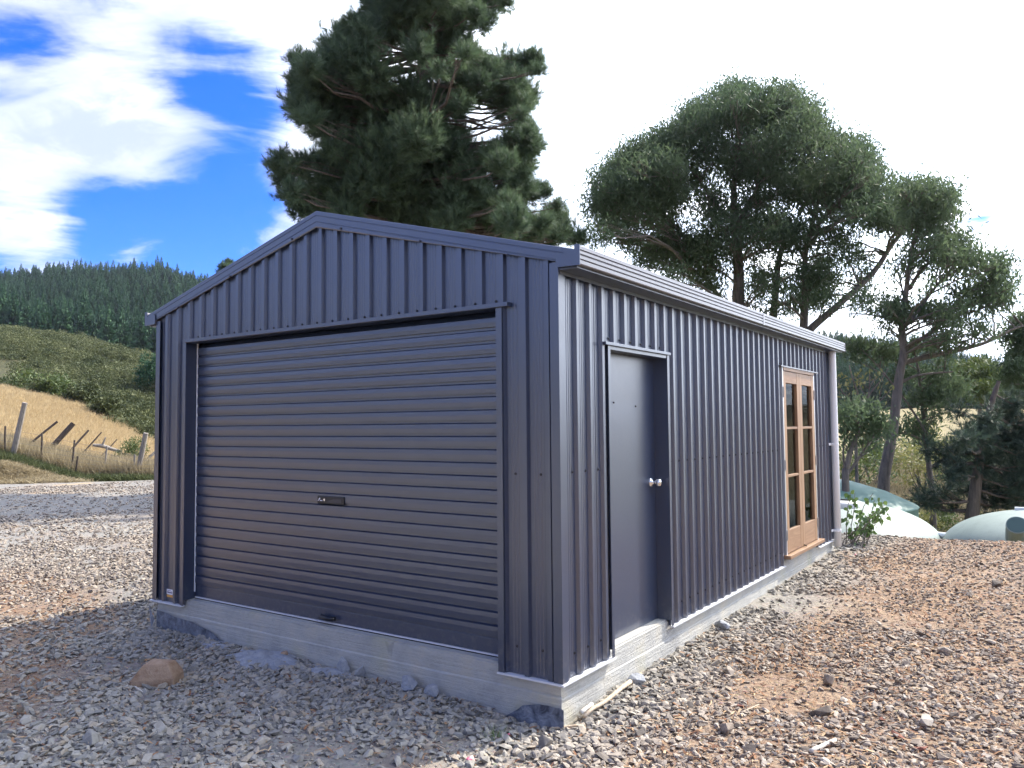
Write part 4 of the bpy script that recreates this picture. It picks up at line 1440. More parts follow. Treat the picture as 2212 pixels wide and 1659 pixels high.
tree('eucalyptus_tree', 'broad domed eucalyptus with many trunks rising behind the long gutter', 'eucalyptus', 27.0,
     [([(1040, 1480), (1040, 1300), (1035, 1100), (1020, 930), (1010, 700), (1040, 450), (1080, 250)], .25, .04), ([(1250, 1560), (1270, 1350), (1300, 1100), (1420, 850), (1560, 620), (1680, 480)], .14, .03, .6),
      ([(1440, 1640), (1450, 1450), (1455, 1300), (1465, 1050), (1600, 850), (1800, 680)], .15, .03, -.5), ([(1440, 1640), (1500, 1560), (1640, 1440), (1870, 1230), (2000, 1040), (2120, 900)], .15, .05, -.7),
      ([(1000, 1480), (830, 1250), (700, 1000), (560, 850), (420, 650)], .10, .03, .5), ([(1020, 930), (900, 800), (760, 600), (640, 480)], .10, .03, .3), ([(1030, 950), (1120, 760), (1240, 560), (1380, 330)], .12, .03, -.4),
      ([(1465, 1050), (1520, 800), (1500, 560), (1450, 380)], .09, .03, .2), ([(1060, 1150), (960, 980), (860, 860)], .06, .02, -.3)],
     EUC, 'euc', EUC_LEAF, EUC_BARK, z4, depth_spread=2.6, leaf=(.20, .045), dens=.52, opts=dict(steep=1.2, fill=260, reach=230, spread=.24, twigs=6))

EUC2 = [(700, 200, 90), (800, 220, 95), (900, 260, 85), (600, 240, 80), (950, 330, 75), (980, 430, 75), (850, 380, 110), (700, 400, 100), (860, 500, 100), (760, 520, 75), (550, 220, 50), (640, 480, 80), (560, 350, 70, 0, .6),
        (950, 620, 75), (1060, 660, 75), (860, 680, 80), (1100, 740, 75), (900, 760, 70), (1120, 850, 75), (1130, 930, 60), (1040, 820, 70), (960, 830, 55), (720, 620, 60, 0, .7),
        (1260, 830, 50), (1320, 860, 60), (1400, 900, 70), (1450, 880, 45), (1400, 1000, 70), (1480, 1030, 50), (1310, 1090, 55), (1220, 1090, 60), (1280, 1160, 65), (1400, 1140, 65), (1330, 1210, 70), (1430, 1200, 70), (1250, 1000, 50, 0, .5),
        (680, 720, 60, 0, .5), (700, 820, 60, 0, .4), (480, 960, 50, 0, .6), (650, 900, 55, 0, .4), (820, 900, 60, 0, .4), (540, 830, 50, 0, .5),
        (450, 1200, 65), (530, 1250, 75), (400, 1250, 50), (500, 1320, 65), (600, 1290, 55), (820, 1260, 75), (880, 1300, 75), (780, 1310, 65), (700, 1300, 50, 0, .6), (900, 1010, 55, 0, .6), (1000, 1060, 55, 0, .6), (1100, 1130, 50), (960, 1330, 55), (1050, 1280, 60, 0, .7), (780, 1120, 50, 0, .4),
        (450, 1440, 60, 0, .5), (380, 1400, 50, 0, .5), (230, 1170, 50), (210, 1250, 40), (1200, 1380, 55), (1250, 1450, 55), (1060, 1440, 45, 0, .6), (860, 1560, 55), (920, 1500, 50), (950, 1600, 50), (760, 1500, 45, 0, .6), (1150, 1250, 50),
        (1330, 1500, 40, 0, .4), (1120, 1520, 40, 0, .3)]
tree('eucalyptus_tree', 'slender eucalyptus with a leaning trunk behind the green water tanks', 'eucalyptus', 21.0,
     [([(395, 2830), (420, 2600), (470, 2350), (500, 2100), (530, 1850), (570, 1650), (560, 1500), (555, 1350), (580, 1200), (610, 950), (650, 700), (700, 450)], .165, .04),
      ([(590, 1590), (700, 1530), (900, 1380), (1080, 1150), (1300, 1050)], .07, .025, .3), ([(560, 1420), (650, 1330), (760, 1180), (900, 1000), (1040, 850)], .06, .02, -.2), ([(600, 1120), (700, 950), (840, 800), (960, 620)], .06, .02, .1),
      ([(570, 1720), (820, 1660), (1100, 1600), (1300, 1540), (1500, 1440), (1610, 1400)], .075, .025, .4), ([(555, 1400), (480, 1350), (250, 1300), (0, 1298)], .035, .012, 0.1), ([(530, 1900), (700, 1830), (1000, 1800)], .05, .02, .2), ([(580, 1200), (540, 1000), (500, 900)], .03, .01, .1)],
     EUC2, 'euc', EUC_LEAF, EUC_BARK, z5, depth_spread=1.6, leaf=(.17, .044), dens=.9, opts=dict(steep=1.4, twigs=5, fill=80, reach=190, spread=.19))

LOWR = [(700, 120, 80), (500, 150, 80), (350, 120, 75), (250, 130, 65), (300, 200, 50, 0, .6), (560, 200, 60), (880, 100, 60, 0, .7), (900, 230, 55, 0, .7), (440, 210, 50, 0, .5), (620, 330, 60, 0, .7),
        (720, 310, 75), (850, 330, 65), (740, 480, 65), (850, 450, 75), (950, 380, 75), (1000, 450, 70), (700, 640, 55), (560, 690, 55), (680, 700, 55), (780, 700, 50), (800, 780, 55, 0, .7), (900, 560, 60, 0, .6), (820, 600, 55, 0, .6)]
tree('young_eucalyptus', 'thin young eucalyptus with drooping leaves beside the leaning trunk', 'eucalyptus', 22.5,
     [([(820, 1120), (800, 950), (780, 760), (760, 560), (740, 350), (700, 150)], .10, .03), ([(800, 950), (880, 900), (1200, 700), (1330, 560)], .05, .02, .3), ([(775, 700), (650, 500), (450, 250), (330, 130)], .035, .012, -.2)],
     LOWR, 'euc', EUC_LEAF, EUC_BARK, z7, depth_spread=1.0, leaf=(.16, .04), dens=.9, opts=dict(steep=1.3))
BACKR = [(1100, 350, 95), (1150, 260, 75), (1200, 320, 80), (1260, 400, 80), (1060, 290, 70), (1150, 430, 80), (1300, 320, 60), (1050, 400, 60, 0, .7), (1230, 480, 80), (1340, 430, 70)]
tree('eucalyptus_tree', 'rounded olive eucalyptus further back between the leaning trunk and the dark pine', 'eucalyptus', 30.0,
     [([(1170, 1000), (1160, 800), (1150, 600), (1160, 420), (1170, 300)], .16, .05)], BACKR, 'euc', BUSH_LEAF, EUC_BARK, z7, depth_spread=1.4, leaf=(.2, .05), opts=dict(steep=1.3))
EDGE_R = [(1400, 60, 90), (1440, 180, 90), (1380, 280, 85), (1460, 330, 90), (1420, 420, 80), (1360, 350, 60), (1500, 100, 100), (1530, 250, 110), (1400, -40, 60, 0, .7), (1500, -60, 80), (1560, 420, 110), (1600, 150, 120)]
tree('eucalyptus_tree', 'eucalyptus cut off by the right edge of the picture', 'eucalyptus', 24.0,
     [([(1560, 1050), (1550, 800), (1530, 500), (1510, 250), (1490, 50)], .2, .05)], EDGE_R, 'euc', EUC_LEAF, EUC_BARK, z7, depth_spread=1.2, leaf=(.18, .045), opts=dict(steep=1.4))
SMALL = [(250, 580, 80), (350, 560, 75), (420, 620, 75), (480, 720, 55), (400, 700, 65), (300, 650, 75), (220, 690, 55), (470, 650, 50), (190, 600, 50), (350, 750, 45, 0, .5), (230, 780, 40, 0, .4), (430, 800, 40, 0, .4), (280, 520, 40)]
tree('small_broadleaf_tree', 'small dark broadleaf tree just right of the white downpipe', 'tree', 17.0,
     [([(225, 1040), (235, 950), (260, 830), (310, 710), (350, 600)], .09, .03), ([(230, 1000), (290, 920), (370, 800), (440, 690)], .04, .015, .2), ([(225, 1000), (210, 850), (220, 720)], .03, .012, .1)],
     SMALL, 'euc', EUC_LEAF, EUC_BARK, z7, depth_spread=.7, leaf=(.12, .045), dens=1.1, opts=dict(steep=1.5, spread=.12))
BARE = [(300, 330, 40, 0, .35), (320, 390, 35, 0, .3), (200, 420, 35, 0, .25), (420, 330, 35, 0, .2), (470, 420, 30, 0, .2)]
tree('sparse_sapling', 'nearly bare sapling with a few yellow leaves above the small broadleaf tree', 'sapling', 18.5,
     [([(300, 900), (300, 700), (330, 520), (280, 350), (250, 240)], .045, .012), ([(320, 560), (400, 430), (480, 330), (520, 260)], .02, .008, .1), ([(310, 640), (380, 470), (390, 300)], .02, .008, -.1), ([(320, 540), (200, 420), (180, 330)], .018, .006, .1), ([(310, 600), (450, 500), (560, 380)], .016, .006, .1)],
     BARE, 'euc', YELLOW_LEAF, EUC_BARK, z7, depth_spread=.4, leaf=(.12, .05), opts=dict(twigs=3))
DPINE = [(850, 830, 75), (1000, 830, 95), (1150, 830, 105), (1300, 800, 110), (1420, 780, 90), (880, 900, 55), (1000, 960, 70), (1150, 950, 95), (1320, 930, 105), (1430, 950, 80),
         (770, 1150, 80), (880, 1120, 85), (1000, 1080, 85), (1100, 1080, 80), (1300, 1080, 105), (1420, 1080, 90), (800, 1200, 50), (1250, 1180, 95), (1400, 1180, 80), (950, 1210, 60), (730, 1170, 45),
         (1000, 570, 50), (1200, 620, 85), (1300, 560, 95), (1400, 500, 80), (1400, 620, 85), (1150, 720, 85), (1280, 700, 95), (1420, 700, 90), (1050, 680, 55), (1500, 850, 110), (1520, 1000, 110), (1540, 650, 110), (1500, 1150, 100), (940, 1000, 50), (1050, 760, 70)]
tree('dark_pine_tree', 'dark spreading pine standing behind the right water tank', 'pine tree', 18.5,
     [([(1085, 1420), (1100, 1250), (1130, 1000), (1170, 750), (1230, 500), (1280, 350)], .20, .04)], DPINE, 'pine', DARKPINE_LEAF, PINE_BARK, z7, depth_spread=1.4, dens=.9,
     opts=dict(sag=-.05, twigs=4, needles=26, nl=.14, w=.014, up=.25))

# far little pine tips that show over the roof line
for (u, v, d, h, lab) in ((483, 574, 60, 2.0, 'small pine tip showing just above the left roof slope'), (497, 566, 64, 1.2, 'tiny pine tip showing beside the larger tip over the roof slope')):
    top = at(u, v, d)
    root = empty('pine_tip', (top[0], top[1], L1(top[0], top[1]))); tag(root, lab, 'pine tree')
    m = MB(); m.tube([(top[0], top[1], L1(top[0], top[1]) - .2), tuple(top)], [.22, .03], 7, cap=False)
    under(m.build('trunk', PINE_BARK, None, smooth=True), root)
    F = Foliage()
    hh = top[2] - L1(top[0], top[1])
    for q in np.linspace(0, 1, 26):
        rr = .25 + 1.9 * q
        for _ in range(3 if q < .3 else 5):
            a = RNG.uniform(0, 6.28)
            pine_clump(F, np.array([top[0] + math.cos(a) * rr * .6, top[1] + math.sin(a) * rr * .6, top[2] - .1 - q * hh * .75]), .25 + .5 * q, 22, 16, .28, w=.03)
    F.build('crown', PINE_LEAF, root)


def bush(name, label, cat, p, rx, rz, n, m, leaf=(.10, .04), group=None, lobes=6, up=.2, stems=True):
    """a multi-lobed shrub of separate leaves on a few stems"""
    p = np.array(p, float)
    root = empty(name, p); tag(root, label, cat, group)
    F = Foliage(); mb = MB()
    for k_ in range(lobes):
        a = RNG.uniform(0, 6.28); q = RNG.random() ** .6
        c = p + np.array([math.cos(a) * rx * .6 * q, math.sin(a) * rx * .6 * q, rz * RNG.uniform(.35, .8)])
        lr = rx * RNG.uniform(.35, .6)
        ns = max(4, n // lobes // 6)
        dd = RNG.normal(size=(ns, 3)); dd /= np.linalg.norm(dd, axis=1, keepdims=True)
        sc = c + dd * (RNG.random(ns) ** .4)[:, None] * np.array([lr, lr, min(lr, rz * .45)])
        cc = np.repeat(sc, 6, 0) + RNG.normal(size=(ns * 6, 3)) * lr * .12
        V, T = leaf_quads(cc, leaf[0] * RNG.uniform(.7, 1.3, len(cc)), leaf[1] * RNG.uniform(.7, 1.3, len(cc)), RNG.normal(size=cc.shape) + np.array([0, 0, up]), None)
        F.add(V, T, np.repeat(np.clip(.3 * RNG.random() + .5 * np.repeat(RNG.random(ns), 6) + .2 * RNG.random(len(cc)), 0, 1), 4))
        if stems:
            limb(mb, p - np.array([0, 0, .05]), c, .02 + rx * .012, .006, n=4, seg=4)
    if stems:
        under(mb.build('stem', EUC_BARK, None), root)
    F.build('foliage', m, root)
    return root


# undergrowth beyond the tanks
for (u, d, rx, rz, m, lab, lf) in (
        (1840, 19, .9, 1.5, YELLOW_LEAF, 'yellow green shrub at the foot of the small broadleaf tree', (.13, .04)),
        (1890, 22, 1.1, 1.5, BUSH_LEAF, 'leafy green shrub left of the leaning eucalyptus trunk', (.13, .04)),
        (1965, 23, 1.0, 1.6, YELLOW_LEAF, 'upright yellow green shrub right of the leaning eucalyptus trunk', (.16, .03)),
        (2010, 25, 1.1, 1.2, BUSH_LEAF, 'low green shrub between leaning eucalyptus and dark pine', (.13, .04)),
        (2060, 21, .9, 1.0, YELLOW_LEAF, 'pale shrub seen under the dark pine boughs', (.13, .04)),
        (2150, 22, 1.2, 1.1, BUSH_LEAF, 'dull green shrub low behind the right water tank', (.13, .04)),
        (1830, 34, 1.8, 2.8, BUSH_LEAF, 'tall green bush seen past the downpipe behind the saplings', (.2, .07)),
        (1880, 38, 2.0, 3.0, EUC_LEAF, 'dull grey green bush far behind the small broadleaf tree', (.2, .07)),
        (1985, 36, 2.0, 2.6, YELLOW_LEAF, 'pale green bush in the gap right of the leaning trunk', (.2, .07)),
        (2035, 40, 2.2, 3.4, BUSH_LEAF, 'tall green bush left of the dark pine crown', (.2, .07)),
        (2100, 34, 2.0, 2.8, EUC_LEAF, 'grey green bush hidden behind the dark pine', (.2, .07)),
        (2190, 36, 2.2, 3.0, BUSH_LEAF, 'green bush above the right water tank near the edge', (.2, .07)),
        (2010, 52, 2.2, 3.0, YELLOW_LEAF, 'pale rounded bush out on the dry slope', (.30, .12)),
        (2050, 58, 2.0, 2.2, BUSH_LEAF, 'green bush out on the dry slope beside a paler one', (.30, .12)),
        (1900, 70, 2.6, 2.4, SCRUB_LEAF, 'grey green bush on the dry slope near the forest edge', (.35, .14)),
        (2130, 66, 2.4, 2.6, BUSH_LEAF, 'dark bush on the dry slope near the right edge', (.35, .14))):
    p = at_land(u, d)
    bush('shrub', lab, 'shrub', p, rx, rz, int(1700 if d < 30 else 1300), m, lf, 'undergrowth beyond the tanks')

# heart-leaved sapling beside the downpipe
root_p = at_land(1835, 10.4)
sap = empty('poplar_sapling', root_p); tag(sap, 'bright green heart leaved sapling growing at the yard edge by the downpipe', 'sapling')
mb = MB(); HV, HF = [], []
heart = [(0, -.12), (.30, -.02), (.46, .18), (.40, .42), (.18, .72), (0, 1.0), (-.18, .72), (-.40, .42), (-.46, .18), (-.30, -.02)]
leaves = MB()
for k_ in range(13):
    a = RNG.uniform(-.5, .9)
    tipu, tipv = RNG.uniform(1812, 1912), RNG.uniform(1050, 1138)
    tip = at(tipu, tipv, 10.4 + RNG.uniform(-.35, .45))
    b0 = root_p + np.array([RNG.normal() * .1, RNG.normal() * .1, -.05])
    pts = limb(mb, b0, tip, .008, .003, sag=.08, n=5, seg=6)
    for j in range(15):
        t = RNG.uniform(.25, 1.05)
        p = path_pt([np.array(q) for q in pts], min(t, .999)) + RNG.normal(size=3) * .035
        s = RNG.uniform(.045, .075)
        dn = np.array([RNG.normal() * .5, RNG.normal() * .5, -1.0]); dn /= np.linalg.norm(dn)
        sd = np.cross(dn, RNG.normal(size=3)); sd /= np.linalg.norm(sd)
        nn = np.cross(sd, dn)
        V = [p + sd * x_ * s + dn * y_ * s + nn * abs(x_) * s * .25 for x_, y_ in heart]
        leaves.add(V, [tuple(range(10))])
under(mb.build('stem', EUC_BARK, None), sap)
o = leaves.build('foliage', POPLAR_LEAF, None); under(o, sap)
ta = o.data.attributes.new('tint', 'FLOAT', 'POINT')
ta.data.foreach_set('value', np.repeat(RNG.random(len(leaves.f)), 10).astype(np.float32))

# ------------------------------------------------------------------ water tanks
def tank(label, uc, d, diam, z_top, z_edge, m, group='water tanks beyond the yard edge', hole=None, lid=False, kind='dome', notch=False):
    c = at(uc, HOR(uc), d)
    gz_ = L1(c[0], c[1])
    root = empty('water_tank', (c[0], c[1], gz_)); tag(root, label, 'water tank', group)
    R = diam / 2
    prof = [(R, gz_ - .1), (R, z_edge - .35), (R * 1.0, z_edge - .06), (R * 1.012, z_edge - .03), (R * .995, z_edge)]
    if kind == 'dome':
        for t in np.linspace(.06, 1, 14):
            prof.append((R * .99 * math.cos(t * math.pi / 2) ** .92, z_edge + (z_top - z_edge) * math.sin(t * math.pi / 2)))
    else:
        prof += [(R * .97, z_edge + .03), (R * .70, z_edge + (z_top - z_edge) * .55), (R * .36, z_edge + (z_top - z_edge) * .95), (R * .30, z_top), (.001, z_top)]
    mb = MB(); mb.lathe(prof, 64, c=(c[0], c[1], 0))
    body = under(mb.build('tank_shell', m, None, smooth=True), root)
    if hole:
        # manhole neck set into the dome, pointing at the yard
        hp = at(hole[0], hole[1], hole[2]); nr = np.array([CAM[0] - hp[0], CAM[1] - hp[1], 0]); nr /= np.linalg.norm(nr)
        nr = nr * .8 + np.array([0, 0, .6])
        mb = MB(); mb.tube([hp - nr * .3, hp + nr * .05], [hole[3] * 1.12, hole[3]], 28, cap=True)
        o = under(mb.build('inlet_neck', m, None, smooth=False), root)
        mb = MB(); mb.tube([hp + nr * .040, hp + nr * .0545], [hole[3] * .90, hole[3] * .90], 28)
        under(mb.build('dark_inlet_disc', TANK_DARK, None), root)  # dark disc put in for the shade inside the open neck
    if lid:
        lp = np.array([c[0], c[1], z_top]) + np.array(lid)
        mb = MB(); mb.lathe([(.0, .06), (.25, .06), (.30, .05), (.33, .02), (.33, -.08)], 32, c=tuple(lp))
        o = under(mb.build('tank_lid', TANK_LID, None, smooth=True), root)
        mb = MB(); mb.box(lp[0] - .16, lp[0] + .12, lp[1] - .02, lp[1] + .02, lp[2] + .058, lp[2] + .085)
        under(mb.build('lid_bracket', BLACK, None), root)
    return root


t1 = tank('pale green domed water tank half hidden behind the downpipe and sapling', 1790, 14.0, 3.55, .10, -.62, TANK_PALE, lid=(.25, -.35, -.02))
t2 = tank('taller dark green water tank standing behind the pale domed ones', 1765, 18.2, 4.05, .16, -.36, TANK_GREEN, kind='cone')
t3 = tank('pale green domed water tank with round inlet at the right edge', 2262, 12.2, 3.05, .09, -.54, TANK_PALE, hole=(2197, 1138, 11.05, .135))
# overflow stub on the rim of the first tank, pipe that joins the two
q = at(2000, 1141, 13.4)
mb = MB(); mb.tube([q + np.array([-.10, -.02, .03]), q + np.array([.03, -.05, -.02])], [.10, .085], 16)
under(mb.build('overflow_stub', TANK_PALE, None), t1)
a, b = at(2001, 1152, 13.3), at(2075, 1159, 12.6)
mb = MB(); mb.tube([a, (a + b) / 2 + np.array([0, 0, -.01]), b], .05, 14)
o = mb.build('connecting_pipe', PVC, None, smooth=True); tag(o, 'white plastic pipe joining the two pale green tanks', 'pipe')
q = at(2208, 1100, 12.4)
mb = MB(); mb.box(q[0] - .1, q[0] + .25, q[1] - .03, q[1] + .03, q[2] - .05, q[2] + .03)
under(mb.build('inlet_box', PVC, None, bevel=.006), t3)

# ------------------------------------------------------------------ paddock fence on the left
fence = empty('wire_fence', at_land(150, 28.5)); tag(fence, 'old post and wire fence running along the dry paddock', 'fence')
zf = lambda x, y: (.1984 * x, 795.5 + .1984 * y)


def stake(name, parent, b, t, d, r0, r1, m, d_top=None, n=9):
    pb, pt = at(*zf(*b), d), at(*zf(*t), d_top or d)
    g = L1(pb[0], pb[1]); pb2 = pb.copy()
    if pb[2] > g - .1:
        k_ = (g - .25 - pb[2]) / max(.05, pt[2] - pb[2]); pb2 = pb + (pt - pb) * k_
    mb = MB()
    seg = 5
    P_ = [pb2 + (pt - pb2) * i / seg + RNG.normal(size=3) * .004 * (0 < i < seg) for i in range(seg + 1)]
    mb.tube(P_, [r0 + (r1 - r0) * i / seg for i in range(seg + 1)], n)
    o = mb.build(name, m, None, smooth=False)
    if parent:
        under(o, parent)
    return o, pb, pt


stake('post', fence, (130, 1000), (272, 375), 28, .105, .085, GREYWOOD)
stake('post', fence, (1485, 1200), (1588, 705), 28.5, .10, .085, GREYWOOD)
for (b, t, d, m) in (((52, 995), (57, 630), 28, DARKWOOD), ((447, 1050), (457, 702), 28.2, DARKWOOD), ((787, 1090), (811, 782), 28.3, DARKWOOD), ((825, 1130), (846, 957), 27.8, DARKWOOD),
                     ((1128, 1195), (1163, 846), 28.5, GREYWOOD), ((1452, 1205), (1466, 940), 28.6, GREYWOOD), ((1680, 1190), (1683, 1112), 28, DARKWOOD), ((-350, 960), (-345, 600), 28, DARKWOOD), ((-800, 930), (-790, 560), 28, DARKWOOD), ((1900, 1210), (1915, 900), 28.6, GREYWOOD)):
    stake('batten', fence, b, t, d, .035, .030, m, n=6)
line_b = [(-800, 930), (-350, 955), (52, 990), (447, 1045), (787, 1085), (1128, 1150), (1466, 1190), (1915, 1215)]
line_t = [(-795, 575), (-347, 612), (57, 645), (457, 716), (808, 795), (1160, 860), (1470, 950), (1912, 915)]
for h in (.12, .27, .42, .58, .76, .95):
    mb = MB(); pts_ = []
    for (b, t) in zip(line_b, line_t):
        pb, pt = at(*zf(*b), 28.1), at(*zf(*t), 28.1)
        pts_.append(pb + (pt - pb) * h)
    mb.tube(pts_, .004, 4); under(mb.build('wire', mat('fence_wire', (.25, .24, .23), .6, .6), None), fence)
for (b, t, d, r0, r1, lab, nm, m) in (
        ((470, 705), (625, 580), 31, .04, .045, 'thin broken stake leaning right behind the second fence batten', 'leaning_stake', DARKWOOD),
        ((635, 780), (800, 600), 31.5, .11, .10, 'thick rotten stump of a post leaning over in the dry grass', 'rotten_stump', DARKWOOD),
        ((848, 805), (965, 674), 32, .045, .04, 'weathered stake leaning right of the rotten stump', 'leaning_stake', DARKWOOD),
        ((965, 850), (1105, 697), 32, .04, .025, 'pointed stake leaning in the middle of the paddock edge', 'leaning_stake', DARKWOOD),
        ((1180, 875), (1272, 775), 32.5, .035, .02, 'short thin stake leaning left of the tangled bush', 'leaning_stake', DARKWOOD),
        ((1640, 960), (1760, 845), 33, .06, .05, 'grey stake leaning beside the shed edge past the tangled bush', 'leaning_stake', GREYWOOD)):
    o, pb, pt = stake(nm, None, b, t, d, r0, r1, m, d_top=d + .3)
    tag(o, lab, 'post', 'old stakes leaning along the paddock')
a, b = at(*zf(1010, 835), 32.2), at(*zf(1330, 905), 32.8)
mb = MB(); mb.tube([a, a * .66 + b * .34 + np.array([0, 0, .05]), a * .3 + b * .7, b], [.06, .085, .07, .04], 9)
mb.tube([a * .7 + b * .3, a * .62 + b * .38 + np.array([.1, 0, .42])], [.05, .03], 7)
o = mb.build('fallen_log', GREYWOOD, None); tag(o, 'bleached log lying in the dry grass left of the tangled bush', 'log')
bush('tangled_bush', 'dark tangled bush beside the right fence post', 'bush', at_land(274, 32.5), .95, 1.5, 2600, BUSH_LEAF, (.10, .035))
for (u, d, rx, rz, lab) in ((62, 62, 2.2, 2.2, 'dark green bush behind the tall leaning fence post'), (100, 58, 2.0, 2.0, 'rounded dark green bush right of the tall leaning post'), (130, 56, 1.8, 1.8, 'dark green bush at the paddock top above the rotten stump'),
                            (165, 53, 1.7, 1.5, 'lighter green bush at the paddock edge above the leaning stakes'), (30, 66, 2.0, 1.8, 'olive bush at the far left edge of the paddock'), (215, 50, 1.4, 1.2, 'small yellow green bush low on the paddock edge')):
    bush('paddock_bush', lab, 'bush', at_land(u, d), rx, rz, 2200, BUSH_LEAF if u < 150 else SCRUB_LEAF, (.26, .11), 'bushes along the top of the paddock', lobes=9)

# ------------------------------------------------------------------ grass
def tuft_source(seed, m, n=14, h=.55, lean=.22):
    r = np.random.default_rng(seed)
    V, T, t = [], [], []
    for k_ in range(n):
        b = np.array([r.normal() * .10, r.normal() * .10, 0]); hh = h * r.uniform(.6, 1.15)
        tip = b + np.array([r.normal() * lean, r.normal() * lean, hh]); sd = r.normal(size=3); sd[2] = 0; sd /= np.linalg.norm(sd)
        mid = (b + tip) / 2 + np.array([0, 0, hh * .12]); w = .014
        i = len(V); V += [b - sd * w, b + sd * w, mid + sd * w * .8, mid - sd * w * .8, tip]; T += [(i, i + 1, i + 2), (i, i + 2, i + 3), (i + 3, i + 2, i + 4)]
        t += [r.random()] * 5
    return np_mesh('tuft', np.array(V), np.array(T), m, 'none', np.array(t))


def grass(name, label, x, y, srcs, smin, smax, sink=.03):
    n = len(x)
    s = RNG.uniform(smin, smax, n)
    o = scatter(name, np.stack([x, y, land(x, y) - sink], 1), np.stack([np.zeros(n), np.zeros(n), RNG.uniform(0, 6.28, n)], 1), np.stack([s, s, s], 1), RNG.integers(0, len(srcs), n), srcs)
    tag(o, label, 'grass', kind='stuff')
    return o


def polar_xy(u, d):
    P_ = CAM[None] + d[:, None] * (FW[None] + ((u - 1106) / FPX)[:, None] * RT[None])
    return P_[:, 0], P_[:, 1]


n = 26000
u = RNG.uniform(-120, 420, n); d = 29.8 + 33 * RNG.random(n) ** .8
k = d < np.interp(u, [0, 170, 345], [60, 52, 45]) + RNG.normal(size=n) * 1.2
grass('dry_grass', 'tall golden dry grass covering the sloping paddock', *polar_xy(u[k], d[k]), [tuft_source(i, DRY_GRASS) for i in range(4)], .6, 1.15)
n = 5000
u = RNG.uniform(-120, 420, n); d = RNG.uniform(28.3, 31.5, n)
grass('faded_grass', 'faded brown seeding grass in front of the golden paddock', *polar_xy(u, d), [tuft_source(i + 9, SEED_GRASS, 16, .8, .2) for i in range(3)], .7, 1.2)
n = 6000
u = RNG.uniform(-120, 420, n); d = RNG.uniform(27.0, 29.2, n)
k = (u > -60 + 200 * RNG.random(n) - 120)
grass('green_grass', 'rank green grass in the ditch along the fence', *polar_xy(u[k], d[k]), [tuft_source(i + 19, GREEN_GRASS, 16, .45, .22) for i in range(3)], .4, 1.0)
n = 5000
u = RNG.uniform(-120, 200, n); d = RNG.uniform(24.6, 27.6, n)
k = RNG.random(n) * 200 > u
grass('mown_bank_grass', 'short pale grass on the low bank left of the ditch', *polar_xy(u[k], d[k]), [tuft_source(i + 29, SEED_GRASS, 18, .14, .14) for i in range(3)], .5, 1.1)
n = 16000
u = RNG.uniform(1780, 2330, n); d = 15 + 60 * RNG.random(n) ** 1.6
grass('slope_grass', 'pale dry grass on the slope beyond the water tanks', *polar_xy(u, d), [tuft_source(i + 39, GREEN_GRASS if i == 1 else SEED_GRASS, 14, .5, .25) for i in range(4)], .6, 1.3)

# ------------------------------------------------------------------ scrub and forest
def scrub_source(seed):
    r = np.random.default_rng(seed)
    n = 800
    q = r.normal(size=(n, 3)); q /= np.linalg.norm(q, axis=1, keepdims=True); q[:, 2] = np.abs(q[:, 2])
    lob = r.normal(size=(5, 3)) * np.array([.45, .45, .12]); li = r.integers(0, 5, n)
    c = q * (r.random(n) ** .35)[:, None] * np.array([.55, .55, .5]) + lob[li]
    c[:, 2] = np.abs(c[:, 2])
    V, T = leaf_quads(c, .11 * r.uniform(.7, 1.4, n), .055 * r.uniform(.7, 1.3, n), r.normal(size=(n, 3)) + np.array([0, 0, .3]), None)
    return np_mesh('scrub_bush', V, T, SCRUB_LEAF, 'none', np.repeat(np.clip(.25 + .35 * r.random(5)[li] + .3 * r.random(n), 0, 1), 4))


n = 3000
u = RNG.uniform(-180, 520, n); d = 44 + 95 * RNG.random(n) ** .9
k = d > np.interp(u, [0, 170, 345], [60, 52, 45]) + 1.0
u, d = u[k], d[k]
x, y = polar_xy(u, d)
k = vnoise(x, y, 11, 31) < .80
x, y = x[k], y[k]; n = len(x)
s = RNG.uniform(.8, 1.9, n)
o = scatter('hill_scrub', np.stack([x, y, land(x, y) - .15], 1), np.stack([RNG.normal(0, .1, n), RNG.normal(0, .1, n), RNG.uniform(0, 6.28, n)], 1),
            np.stack([s * 1.25, s * 1.0, s * RNG.uniform(.9, 1.5, n)], 1), RNG.integers(0, 6, n), [scrub_source(i) for i in range(6)])
tag(o, 'olive scrub bushes covering the near hillside', 'scrub', kind='stuff')


